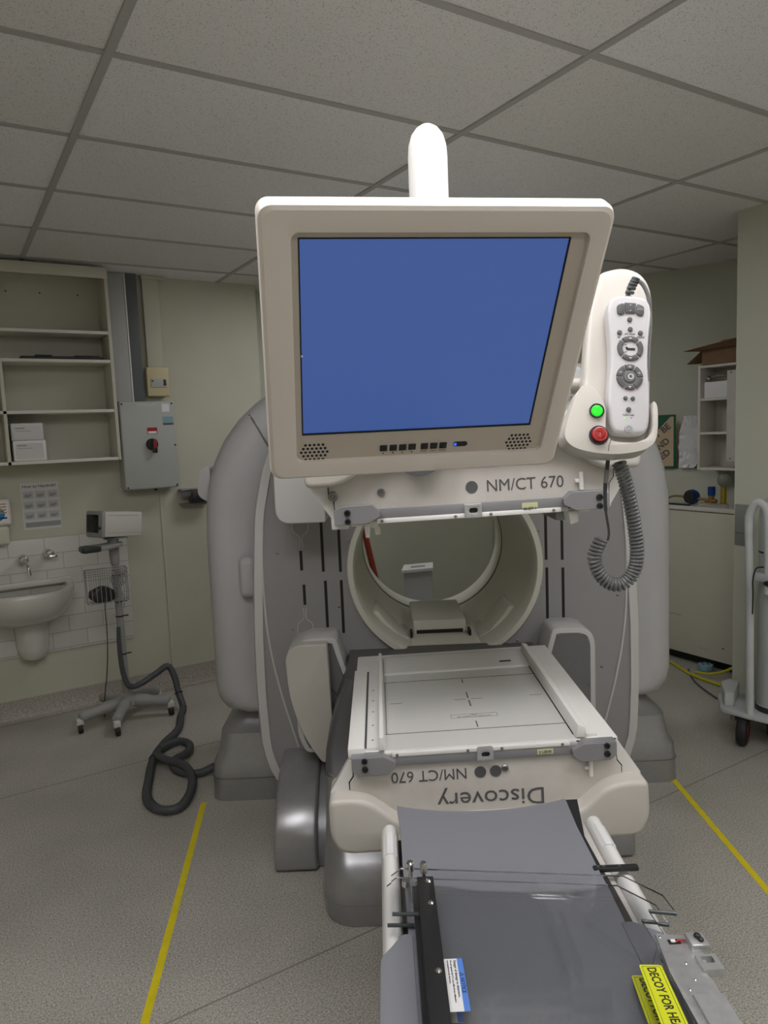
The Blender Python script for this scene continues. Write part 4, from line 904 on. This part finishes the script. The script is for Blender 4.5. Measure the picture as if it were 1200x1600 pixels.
# soap dispenser
sd = thing('soap_dispenser', 'white soap dispenser with blue logo on the wall by the poster', 'soap dispenser', (-.22, 2.62, 1.10))
mb = MB(); mb.box(-.33, -.165, 2.60, YW, 1.20, 1.36, bev=.02, seg=3); part('body', mb, PORC, sd)
mb = MB(); mb.box(-.32, -.185, 2.59, 2.66, 1.085, 1.20, bev=.022, seg=3); part('pump_lever', mb, mat('ivory_white_plastic', (.62, .60, .50), .4), sd)
mb = MB(); mb.box(-.30, -.18, 2.5985, 2.601, 1.215, 1.35); lb = part('label_card', mb, STICKW, sd)
mb = MB(); mb.prism(circle(-.240, 1.270, .040, 24), 'y', 2.5975, 2.599); part('print', mb, mat('cyan_print', (.0, .22, .55), .5), lb)
mb = MB(); mb.box(-.228, -.19, 2.5975, 2.599, 1.243, 1.252); part('print', mb, BPL, lb)
mb = MB(); [mb.box(-.232, -.190, 2.5965, 2.598, 1.275 + k * .017, 1.282 + k * .017) for k in range(4)]; part('print', mb, mat('orange_print', (.55, .28, .12), .5), lb)
# taps
def tap(label, x, z, spout):
    t = thing('wall_tap', label, 'tap', (x, YW - .02, z))
    mb = MB(); mb.lathe([(.030, 0), (.030, .004), (.026, .012), (.013, .018), (.012, .03), (.028, .032), (.030, .040), (.028, .058), (.018, .066), (0, .067)], (x, YW - .011, z), (0, -1, 0), 24); part('valve_head', mb, CHROME, t)
    if spout:
        mb = MB(); mb.tube([(x + .005, YW - .06, z - .015), (x + .012, YW - .10, z - .025), (x + .016, YW - .13, z - .04), (x + .018, YW - .135, z - .065)], .010, 12, 6); mb.cyl((x + .018, YW - .135, z - .06), (x + .018, YW - .135, z - .085), .013); part('spout', mb, CHROME, t)
    else:
        mb = MB(); mb.box(x - .004, x + .042, YW - .085, YW - .070, z - .022, z - .008, bev=.004); part('lever', mb, CHROME, t)
tap('chrome wall tap with a spout over the basin', -.125, .985, True); tap('chrome wall valve without spout beside the basin tap', .018, 1.005, False)
# basin
wb = thing('washbasin', 'white porcelain washbasin with short pedestal on the tiled wall', 'washbasin', (-.13, 2.5, .375))
bx = -.135
def half(hw, dep, z, n=28, e=2.6):
    o = []
    for k in range(n + 1):
        a = pi * k / n; c_, s_ = cos(a), sin(a)
        o.append((bx + hw * math.copysign(abs(c_) ** (2 / e), c_), YW - .010 - dep * abs(s_) ** (2 / e), z))
    return o
mb = MB(); mb.loft([half(.06, .10, .60), half(.15, .20, .615), half(.22, .31, .66), half(.262, .39, .74), half(.272, .415, .81), half(.268, .41, .828), half(.258, .40, .832), half(.232, .365, .828), half(.222, .345, .80), half(.18, .28, .74), half(.06, .12, .715)]); part('bowl', mb, PORC, wb, smooth=60)
mb = MB(); mb.box(bx - .265, bx + .262, YW - .055, YW - .009, .815, .850, bev=.010, seg=3); part('back_ledge', mb, PORC, wb)
mb = MB(); mb.loft([[(bx + .02 + (r * cos(a)), YW - .012 - max(r * 1.5 * sin(a), 0), z) for a in [pi * k / 16 for k in range(17)]] for z, r in ((.375, .055), (.39, .078), (.45, .092), (.62, .098))]); part('half_pedestal', mb, PORC, wb, smooth=60)

# ------------------------------------------------------------------ vital signs monitor stand
VX, VY = .335, 2.285
VS = thing('monitor_stand', 'grey rolling stand with basket carrying the small bedside monitor', 'medical stand', (VX, VY, 0))
mb = MB(); arms = [(-2.95, .285), (-2.02, .25), (-.42, .25), (.60, .26), (2.0, .25)]
for a, L_ in arms:
    p = [(VX, VY, .115), (VX + cos(a) * L_ * .55, VY + sin(a) * L_ * .55, .10), (VX + cos(a) * L_, VY + sin(a) * L_, .088)]
    mb.tube(p, [.038, .031, .021], 12, 6)
mb.lathe([(.06, .09), (.06, .13), (.045, .155), (.03, .165), (0, .165)], (VX, VY, 0), (0, 0, 1), 24); bs_ = part('base', mb, GREYP, VS, smooth=60)
for a, L_ in arms:
    x, y = VX + cos(a) * L_, VY + sin(a) * L_; cs = MB(); cs.box(x - .02, x + .02, y - .022, y + .022, .046, .086, bev=.008); cst = part('caster', cs, LGREYP, VS)
    mb = MB(); mb.cyl((x - .012, y - .008, .028), (x + .012, y - .008, .028), .028, n=20); part('caster_wheel', mb, TYRE, cst)
mb = MB(); mb.cyl((VX, VY, .14), (VX - .005, VY, .95), .021, n=20); mb.cyl((VX - .005, VY, .95), (VX - .006, VY, 1.10), .026, .032, n=20); part('pole', mb, GREYP, VS)
for z in (.40, .63, .72, .88):
    mb = MB(); mb.lathe([(.0235, 0), (.0245, .004), (.0235, .008)], (VX - .003, VY, z), (0, 0, 1), 20); mb.box(VX + .02, VX + .045, VY - .012, VY - .002, z, z + .006); part('cable_tie', mb, BPL, VS)
mb = MB(); mb.prism(round_poly([(VX - .19, VY - .17), (VX - .20, VY - .05), (VX - .03, VY + .03), (VX + .05, VY + .02), (VX + .04, VY - .05), (VX - .05, VY - .14)], .03), 'z', 1.055, 1.078, bev=.006); tr_ = part('tray', mb, GREYP, VS)
mb = MB(); mb.prism(round_poly([(VX - .205, VY - .18), (VX - .21, VY - .05), (VX - .15, VY - .03), (VX - .09, VY - .16)], .03), 'z', 1.051, 1.082, bev=.008); part('tray_handle', mb, DGREYP, tr_)
mb = MB(); bx0, bx1, by0, by1, bz0, bz1 = VX - .185, VX + .04, VY - .10, VY + .0, .745, .935
by1 = VY - .028
for z in (bz0, bz1): mb.tube([(bx0, by0, z), (bx1, by0, z), (bx1, by1, z), (bx0, by1, z)], .004 if z == bz1 else .0022, 8, closed=True)
mb.tube([(bx0, by0, bz1 - .03), (bx1, by0, bz1 - .03), (bx1, by1, bz1 - .03), (bx0, by1, bz1 - .03)], .0022, 6, closed=True)
for k in range(10):
    x = bx0 + (bx1 - bx0) * k / 9; mb.tube([(x, by0, bz1), (x, by0, bz0), (x, by1, bz0), (x, by1, bz1)], .0018, 6)
for k in range(4):
    y = by0 + (by1 - by0) * k / 3; mb.tube([(bx0, y, bz1), (bx0, y, bz0), (bx1, y, bz0), (bx1, y, bz1)], .0018, 6)
part('basket', mb, GREYP, VS)
mb = MB(); mb.lathe([(.05, -.03), (.075, -.01), (.075, .02), (.03, .05), (0, .055)], (VX - .10, VY - .062, .783), (.1, -.2, 1), 20); mb.xform(Matrix.Translation((0, 0, 0)))
for v_ in mb.bm.verts: v_.co.y = max(min(v_.co.y, by1 - .004), by0 + .004); v_.co.z = max(v_.co.z, bz0 + .004)
solo('power_adapter', mb, BPL, 'black adapter lying in the wire basket of the stand', 'adapter', (VX - .10, VY - .06, .75))
rnd = random.Random(3)
mb = MB()
for k in range(7):
    c = Vector((VX - .005 + rnd.uniform(-.02, .02), VY - .064, .875 + rnd.uniform(-.01, .02))); r = rnd.uniform(.028, .045); tl_ = rnd.uniform(-.4, .4)
    mb.tube([c + Vector((r * .8 * cos(2 * pi * q / 18), .012 * sin(2 * pi * q / 18 + k), r * sin(2 * pi * q / 18 + tl_))) for q in range(18)], .0022, 6, closed=True)
for k in range(2): mb.tube([(VX - .02 + .02 * k, by0 - .002, .80), (VX - .015 + .025 * k, by0 - .008, .76), (VX - .03 + .035 * k, by0 - .006, .70)], .003, 6, 5)
solo('sensor_cables', mb, GREYP, 'tangle of thin grey sensor leads coiled in the wire basket', 'cables', (VX - .03, VY - .06, .75))
mb = MB(); mb.tube([(VX - .095, by0 - .009, .77), (VX - .10, by0 - .011, .70), (VX - .10, by0 - .011, .60), (VX - .105, by0 + .0, .45), (VX - .11, by0 + .06, .30), (VX - .12, by0 + .12, .17), (VX - .125, by0 + .17, .06), (VX - .12, by0 + .19, .012)], .0032, 8, 8)
solo('mains_lead', mb, HOSE, 'thin grey lead hanging from the basket to the floor', 'cable', (VX - .09, by0, .012))
# monitor on the stand
VM = thing('bedside_monitor', 'small white bedside monitor with dark screen on the rolling stand', 'monitor', (VX - .01, VY, 1.10))
ra = Matrix.Rotation(radians(52), 4, 'Z') @ Matrix.Rotation(radians(9), 4, 'Y')
MV = Matrix.Translation((VX + .02, VY, 1.185)) @ Matrix.Rotation(radians(24), 4, 'Z') @ Matrix.Rotation(radians(6), 4, 'Y')
def vpart(nm, fn, m, par=VM):
    mb = MB(); fn(mb); mb.xform(MV); return part(nm, mb, m, par)
# local: -x face carries the screen; the long side faces the room
vpart('casing', lambda b: b.box(-.125, .125, -.075, .075, -.072, .072, bev=.008), LGREYP)
vpart('front_frame', lambda b: b.box(-.148, -.123, -.080, .080, -.077, .077, bev=.012), GREYP)
vpart('screen', lambda b: b.box(-.151, -.146, -.045, .068, -.048, .055, bev=.002), mat('dark_screen', (.01, .012, .013), .15))
vpart('dial', lambda b: b.lathe([(.010, 0), (.009, .012), (0, .013)], (-.148, -.062, -.020), (-1, 0, 0), 16), BPL)
vpart('side_groove', lambda b: (b.box(-.10, .10, -.0765, -.074, .052, .054), b.box(-.11, .115, -.0765, -.074, -.050, -.048)), mat('casing_groove', (.35, .345, .32), .5))
vpart('corner_foot', lambda b: b.ball((.128, -.05, -.06), .012, seg=10), BPL)
mb = MB(); mb.box(VX - .06, VX + .07, VY - .05, VY + .05, 1.1008, 1.110, bev=.003); part('mount_plate', mb, GREYP, VM)
# hose from stand to gantry
HO = thing('cable_hose', 'charcoal corrugated cable hose looping on the floor from stand to gantry', 'hose', (.40, 1.7, .02))
hp = [(.31, 2.236, .58), (.305, 2.233, .45), (.315, 2.230, .30), (.345, 2.222, .215), (.42, 2.262, .205), (.52, 2.30, .235), (.595, 2.315, .262), (.625, 2.29, .20), (.635, 2.25, .10), (.635, 2.17, .03), (.585, 2.05, .024), (.52, 1.87, .024), (.40, 1.72, .024), (.305, 1.56, .024), (.225, 1.33, .024), (.175, 1.15, .024), (.20, 1.02, .024), (.275, .985, .026), (.355, 1.08, .030), (.405, 1.22, .036), (.395, 1.32, .060), (.34, 1.44, .056), (.325, 1.55, .045), (.375, 1.66, .030), (.475, 1.70, .026), (.51, 1.62, .026), (.47, 1.52, .028), (.39, 1.47, .032), (.365, 1.39, .030), (.40, 1.30, .026), (.46, 1.26, .025), (.53, 1.235, .05)]
def corr(pts, r, r2, step=.009):
    P = crom(pts, 10); out = []; rr = []
    acc = 0
    for i in range(len(P) - 1):
        seg = (P[i + 1] - P[i]); n = max(1, int(seg.length / step))
        for k in range(n): out.append(P[i].lerp(P[i + 1], k / n))
    return out
cp_ = corr(hp, .02, .018, .006)
mb = MB(); k_ = len(cp_); mb2 = MB()
mb.tube(cp_, [(.0215 if i % 2 else .0185) * min(1, .55 + .45 * i / (k_ * .16)) for i in range(k_)], 10); part('hose', mb, HOSE, HO, smooth=60)
mb = MB(); mb.tube([(q[0] + .022, q[1] + .01, max(q[2], .012)) for q in hp[9:20]], .004, 6, 8); part('earth_wire', mb, BPL, HO)
for i in (8, 13):
    p = Vector(hp[i]); d = (Vector(hp[i + 1]) - Vector(hp[i - 1])).normalized(); mb = MB(); mb.lathe([(.0235, -.004), (.0245, 0), (.0235, .004)], p, d, 16); part('cable_tie', mb, BPL, HO)

# ================================================================== ALCOVE GROUP (frame R)
CB = thing('base_cupboard', 'cream base cupboard standing in the alcove under the gas fittings', 'cupboard', (3.85, .80, 0))
mb = MB(); mb.box(3.74, 3.875, .50, 1.12, .085, 1.057, bev=.002); part('carcass', mb, MELA, CB)
mb = MB(); mb.box(3.715, 3.88, .49, 1.13, 1.057, 1.085, bev=.003); part('worktop', mb, EDGE, CB)
mb = MB(); mb.box(3.722, 3.742, .515, 1.105, .075, 1.05, bev=.002); d_ = part('door', mb, MELA, CB)
for y in (.62, 1.05):
    mb = MB(); mb.lathe([(.006, 0), (0, .002)], (3.722, y, .17), (-1, 0, 0), 10); part('screw', mb, BPL, d_)
mb = MB(); mb.box(3.80, 3.87, .53, 1.10, 0, .09); part('plinth', mb, BPL, CB)
mb = MB(); mb.box(3.7212, 3.7225, .93, 1.04, .33, .334); mb.box(3.7212, 3.7225, .72, .80, .135, .138); part('scuff_mark', mb, PRINT, d_)
# wall shelf unit with door
WS = thing('wall_shelf_unit', 'cream wall shelf unit with part-open door in the alcove', 'shelf unit', (3.92, .72, 1.325))
SXa, SXb, SYa, SYb, SZa, SZb = 3.80, 3.975, .35, .872, 1.322, 2.005
mb = MB(); mb.box(SXb - .006, SXb, SYa, SYb, SZa, SZb); part('back_panel', mb, MELAI, WS)
for y in (SYa, SYb - .018):
    mb = MB(); mb.box(SXa, SXb, y, y + .018, SZa, SZb, bev=.001); part('side_panel', mb, EDGE, WS)
for z in (SZa, 1.555, 1.775, SZb - .018):
    mb = MB(); mb.box(SXa + .002, SXb - .006, SYa + .018, SYb - .018, z, z + .016, bev=.001); part('shelf', mb, EDGE, WS)
mb = MB(); mb.box(SXa - .02, SXa - .002, SYa, .652, 1.385, 1.955, bev=.002); wd = part('door', mb, WHITEW, WS)
for z in (1.40, 1.94):
    mb = MB(); mb.lathe([(.005, 0), (0, .002)], (SXa - .02, .625, z), (-1, 0, 0), 8); part('screw', mb, BPL, wd)
mb = MB(); mb.box(3.815, 3.94, .66, .835, 1.792, 1.895, bev=.003); solo('white_carton', mb, STICKW, 'plain white carton on the top shelf of the alcove unit', 'carton', (3.87, .75, 1.792))
bt2 = thing('steel_tool', 'small metal fitting lying on the white carton in the alcove', 'fitting', (3.86, .76, 1.8955))
mb = MB(); mb.tube([(3.83, .82, 1.915), (3.84, .74, 1.93), (3.85, .64, 1.915)], .008, 8, 5); mb.ball((3.83, .81, 1.915), .019, seg=12); part('body', mb, STEEL, bt2)
# cardboard box on top
cbx = thing('cardboard_box', 'open brown cardboard box on top of the alcove shelf unit', 'box', (3.90, .68, 2.005))
mb = MB(); mb.box(3.81, 3.97, .46, .85, 2.006, 2.10, bev=.002); part('body', mb, CARD, cbx)
fl = lambda p: MB().loft([[Vector(q) for q in p], [Vector(q) + Vector((0, 0, .004)) for q in p]])
part('flap', fl([(3.81, .46, 2.10), (3.81, .85, 2.095), (3.73, .93, 2.10), (3.72, .52, 2.145)]), CARD, cbx)
part('flap', fl([(3.81, .85, 2.10), (3.97, .85, 2.10), (3.96, .955, 2.03), (3.80, .955, 2.02)]), CARD, cbx)
part('flap', fl([(3.97, .46, 2.10), (3.97, .85, 2.10), (4.02, .85, 2.17), (4.02, .48, 2.19)]), CARD, cbx)
# sign leaning on the ledge
SG = thing('safety_sign', 'green and tan safety sign leaning on the alcove ledge', 'sign', (3.90, 1.25, 1.32))
sp = Vector((3.905, 1.115, 1.322)); su = Vector((-.40, .915, 0)).normalized() * -1; sv = Vector((.03, .02, 1)).normalized()
# su: to the viewer's right along the wall; text reads that way
sgn_n = su.cross(sv)
SM = Matrix((su, sgn_n * -1, sv)).transposed().to_4x4(); SM.translation = sp
def spart(nm, fn, m, par=SG, sm=35):
    mb = MB(); fn(mb); mb.xform(SM); return part(nm, mb, m, par, None, sm)
SW, SHh = .52, .375
spart('panel', lambda b: b.box(-SW, 0, -.006, .002, 0, SHh), TANS)
spart('frame', lambda b: b.ringframe([(-SW, 0), (0, 0), (0, SHh), (-SW, SHh)], [(-SW + .014, .014), (-.014, .014), (-.014, SHh - .014), (-SW + .014, SHh - .014)], 'y', -.0075, .002), GREENS)
spart('green_field', lambda b: b.prism([(-SW + .014, SHh - .014), (-.035, SHh - .014), (-.20, SHh - .19), (-SW + .014, SHh - .34)], 'y', -.0072, -.005), GREENS)
td = Vector((cos(radians(38)), 0, sin(radians(38)))); tu = Vector((-sin(radians(38)), 0, cos(radians(38))))
for s_, x, z in (('CYLINDERS MUST BE', -.03, .285), ('CHAINED AND', -.035, .185), ('SECURED', -.03, .105)):
    spart('lettering', lambda b: b.add(text_bm(s_, .062, td, tu, (x, -.0075, z - .0), 'RIGHT', depth=.0003, bold=.0016)), PRINTD, SG, 0)
spart('lettering', lambda b: b.add(text_bm('GAS', .05, td, tu, (-.125, -.0078, .245), 'RIGHT', depth=.0003)), TANS, SG, 0)
# crumpled wrapped sheet
mb = MB(); t_ = bmesh.new(); nx, nz = 12, 16; rr_ = random.Random(5); gv = []
for i in range(nx + 1):
    col = []
    for k in range(nz + 1):
        u, v_ = i / nx, k / nz; wl = .10 + .18 * min(v_ * 1.6, 1) * (1 - .25 * max(v_ - .6, 0))
        p = Vector((3.90, 1.075, 1.324)) + su * (u - .12) * wl * (1 if v_ < .65 else 1 - (v_ - .65) * 1.9) + Vector((.06 * v_ + rr_.uniform(-.006, .006), 0, v_ * .36))
        col.append(t_.verts.new(p))
    gv.append(col)
for i in range(nx):
    for k in range(nz): t_.faces.new((gv[i][k], gv[i + 1][k], gv[i + 1][k + 1], gv[i][k + 1]))
ex_ = bmesh.ops.extrude_face_region(t_, geom=t_.faces[:]); bmesh.ops.translate(t_, vec=(.006, .002, 0), verts=[g for g in ex_['geom'] if isinstance(g, bmesh.types.BMVert)])
mb.add(t_); solo('wrapped_sheet', mb, WRAP, 'crumpled white plastic-wrapped sheet propped next to the sign', 'plastic sheet', (3.92, 1.05, 1.324), smooth=20)
# regulators and rod on the cupboard top
zc_ = 1.085
rg = thing('gas_regulator', 'blue gas regulator with brass fittings on the cupboard top', 'regulator', (3.80, 0.910, zc_))
mb = MB(); mb.lathe([(.0, -.028), (.045, -.025), (.052, 0), (.045, .025), (0, .028)], (3.80, 0.910, zc_ + .054), (-1, .1, .1), 24); part('body', mb, BLUEP, rg)
mb = MB(); mb.lathe([(.044, .0), (.044, .008), (.036, .009), (0, .009)], (3.775, 0.910, zc_ + .056), (-1, .1, .1), 24); part('gauge', mb, BPL, rg)
mb = MB(); mb.cyl((3.80, 0.870, zc_ + .045), (3.80, 0.800, zc_ + .040), .010); part('coupling', mb, BRASS, rg); mb = MB(); mb.cyl((3.80, 0.960, zc_ + .05), (3.80, 1.000, zc_ + .055), .009); part('coupling', mb, BRASS, rg)
mb = MB(); mb.tube([(3.80, 1.000, zc_ + .055), (3.79, 1.060, zc_ + .05), (3.775, 1.130, zc_ + .012), (3.765, 1.190, zc_ + .008)], .007, 8, 6); part('hose', mb, mat('olive_hose', (.20, .19, .04), .5), rg)
vl = thing('gas_valve', 'blue-capped brass valve beside the blue regulator', 'valve', (3.80, 0.770, zc_))
mb = MB(); mb.cyl((3.80, 0.765, zc_), (3.80, 0.765, zc_ + .07), .018); mb.cyl((3.80, 0.810, zc_ + .035), (3.80, 0.730, zc_ + .035), .014); part('body', mb, BRASS, vl)
mb = MB(); mb.lathe([(.022, .07), (.024, .08), (.024, .125), (.020, .13), (0, .13)], (3.80, 0.765, zc_), (0, 0, 1), 16); part('cap', mb, BLUEP, vl)
fm = thing('flow_meter', 'yellow flow meter with clear round dome behind the brass valve', 'flow meter', (3.86, 0.710, zc_))
mb = MB(); mb.lathe([(.03, 0), (.03, .012), (.018, .02), (.018, .13), (.0, .135)], (3.86, 0.720, zc_), (0, 0, 1), 16); part('body', mb, YELP, fm)
mb = MB(); mb.ball((3.86, 0.710, zc_ + .17), .048, seg=20); part('dome', mb, mat('cloudy_dome', (.42, .42, .36), .15, trans=.5), fm)
mb = MB(); mb.cyl((3.745, 0.790, zc_ + .014), (3.745, 0.610, zc_ + .014), .013); mb.cyl((3.745, 0.790, zc_ + .014), (3.745, 0.810, zc_ + .014), .015); solo('chrome_rod', mb, CHROME, 'chrome rod lying at the front edge of the cupboard top', 'rod', (3.745, 0.710, zc_))
mb = MB(); mb.box(3.728, 3.745, .88, 1.08, zc_ + .0005, zc_ + .012, bev=.003); solo('flat_bar', mb, BPL, 'dark flat bar lying on the cupboard top under the regulator', 'bar', (3.736, 0.98, zc_))
# yellow and black cables on the floor below
def cable(label, pts, r, m, name='floor_cable'):
    mb = MB(); mb.tube(pts, r, 8, 8); return solo(name, mb, m, label, 'cable', Vector(pts[0]), 'R')
cable('yellow cable curving along the floor under the cupboard', [(3.70, 1.12, .014), (3.68, 1.02, .012), (3.60, .86, .012), (3.535, .72, .012), (3.51, .56, .012), (3.50, .40, .012)], .010, YCABLE)
cable('short yellow cable joining the long one near the pillar', [(3.74, .50, .10), (3.66, .56, .05), (3.60, .62, .028), (3.545, .70, .030)], .009, YCABLE)
cable('thin black cable trailing on the floor by the trolley', [(3.62, .80, .008), (3.50, .69, .007), (3.40, .56, .007), (3.30, .38, .007)], .0055, HOSE)
mb = MB(); mb.prism(circle(3.70, .73, .05, 8), 'z', .002, .045, bev=.006); pc_ = solo('cable_connector', mb, BLUEC, 'pale blue octagonal connector lying on the floor below the cupboard', 'connector', (3.70, .73, .002))
for k in range(4):
    a = k * pi / 2; mb = MB(); mb.cyl((3.70 + .022 * cos(a), .73 + .022 * sin(a), .045), (3.70 + .022 * cos(a), .73 + .022 * sin(a), .048), .006, n=10); part('socket_hole', mb, BPL, pc_)
# service plate on the pillar
mb = MB(); mb.box(3.094, 3.10, .052, .150, .98, 1.20, bev=.002); sp_ = solo('service_plate', mb, mat('grey_plate', (.22, .225, .21), .4), 'grey metal service plate on the pillar beside the trolley', 'wall plate', (3.097, .12, .98))
mb = MB(); mb.box(3.0925, 3.095, .054, .148, 1.045, 1.048); part('plate_joint', mb, PRINTD, sp_)
# trolley
TRX, TRY = 2.80, -.10
TL = thing('platform_trolley', 'scuffed white platform trolley with tubular handle and black wheel', 'trolley', (2.95, -.25, 0))
mb = MB(); mb.prism(round_poly([(2.81, .035), (2.825, -.10), (2.95, -.60), (3.075, -.60), (3.075, .15), (2.98, .16)], .02), 'z', .155, .178, bev=.004)
part('platform', mb, TROL, TL)
mb = MB(); mb.prism(round_poly([(2.845, .035), (2.875, .0), (3.06, .09), (3.06, .145), (2.98, .145)], .008), 'z', .178, .25, bev=.006); part('platform_rim', mb, TROL, TL)
hpts = [(2.85, -.100, .16), (2.85, -.096, .4), (2.85, -.090, .8), (2.85, -.080, 1.12), (2.852, -.084, 1.19), (2.857, -.107, 1.238), (2.862, -.137, 1.24), (2.868, -.162, 1.19), (2.87, -.167, 1.05), (2.872, -.170, .80)]
mb = MB(); mb.tube(hpts, .019, 14, 8); part('handle', mb, TROL, TL, smooth=60)
mb = MB(); mb.box(2.848, 2.885, -.60, -.092, .86, .90, bev=.006); part('handle_brace', mb, TROL, TL)
mb = MB(); mb.tube([(2.866, -.150, .93), (2.836, -.130, .925), (2.822, -.122, .87), (2.825, -.122, .80), (2.82, -.124, .70)], .004, 6, 6); mb.ball((2.862, -.19, .855), .024, (1, 1.6, .8), 12); part('strap', mb, BPL, TL)
ax = Vector((.42, -.90, 0)).normalized(); wc = Vector((2.855, -.06, .076))
mb = MB(); mb.lathe([(.0, -.026), (.055, -.026), (.070, -.020), (.075, -.008), (.075, .008), (.070, .020), (.055, .026), (0, .026)], wc, ax, 32); wh = part('wheel', mb, TYRE, TL)
mb = MB(); mb.lathe([(.045, .0), (.045, .029), (.0, .031)], wc, ax, 24); part('hub', mb, mat('dark_red_hub', (.12, .01, .012), .4), wh)
mb = MB(); mb.box(2.83, 2.885, -.09, -.03, .125, .156, bev=.008); part('wheel_fork', mb, BPL, TL)
mb = MB(); mb.box(2.99, 3.07, -.60, -.10, .03, .165, bev=.01); part('underframe', mb, DGREYP, TL)
# drum on the trolley
dm = thing('gas_drum', 'tall grey-white cylinder standing on the trolley', 'cylinder', (2.998, -.14, .1785))
DC = (2.998, -.14, 0)
mb = MB(); mb.lathe([(.0885, .1785), (.0885, .205), (.083, .21), (.083, 1.18), (.078, 1.22), (.05, 1.26), (0, 1.27)], DC, (0, 0, 1), 40); part('body', mb, DRUM, dm)
mb = MB(); mb.lathe([(.0895, .1785), (.0895, .207), (.084, .2075), (.084, .1785)], DC, (0, 0, 1), 40, closed=True); part('base_ring', mb, DGREYP, dm)
mb = MB(); mb.lathe([(.084, .985), (.0845, .99), (.084, .995), (.082, .995), (.082, .985)], DC, (0, 0, 1), 40, closed=True); part('seam_ring', mb, DGREYP, dm)
# ------------------------------------------------------------------ things seen through the bore
solo('red_pole', MB().tube([(-.40, 1.5, 1.165), (-.376, 1.5, 1.04), (-.293, 1.5, .61), (-.175, 1.5, 0)], .020, 14), REDPOLE, 'red painted pole leaning behind the gantry, seen through the bore', 'pole', (-.175, 1.5, 0), 'S')
mb = MB(); lf = [(-.47, .0), (-.47, .95), (-.445, 1.0), (-.40, .84), (-.32, .60), (-.26, .40), (-.24, 0)]
mb.prism(round_poly(lf, .03), 'y', 1.58, 1.61, bev=.008); solo('white_board', mb, WHITE, 'white curved board standing behind the red pole', 'board', (-.4, 1.6, 0), 'S')
bn = thing('slot_top_bin', 'white box with slotted sloping top behind the gantry bore', 'bin', (-.03, 1.6, 0), 'S')
mb = MB(); mb.loft([[(x, y, z + (.0 if z < .5 else .018 * (x + .12) / .2)) for x, y in ((-.125, 1.53), (.06, 1.49), (.075, 1.66), (-.11, 1.70))] for z in (0, .726)]); part('body', mb, mat('bin_pale_grey', (.62, .64, .65), .4), bn)
mb = MB(); mb.loft([[(x, y, z + .018 * (x + .12) / .2) for x, y in ((-.138, 1.515), (.066, 1.475), (.082, 1.67), (-.115, 1.71))] for z in (.7275, .745)]); lid = part('lid', mb, WHITE, bn)
mb = MB(); mb.loft([[(x, y, z + .018 * (x + .12) / .2) for x, y in ((-.075, 1.57), (.02, 1.55), (.025, 1.60), (-.07, 1.62))] for z in (.7445, .7465)]); part('slot', mb, LATCH, lid)
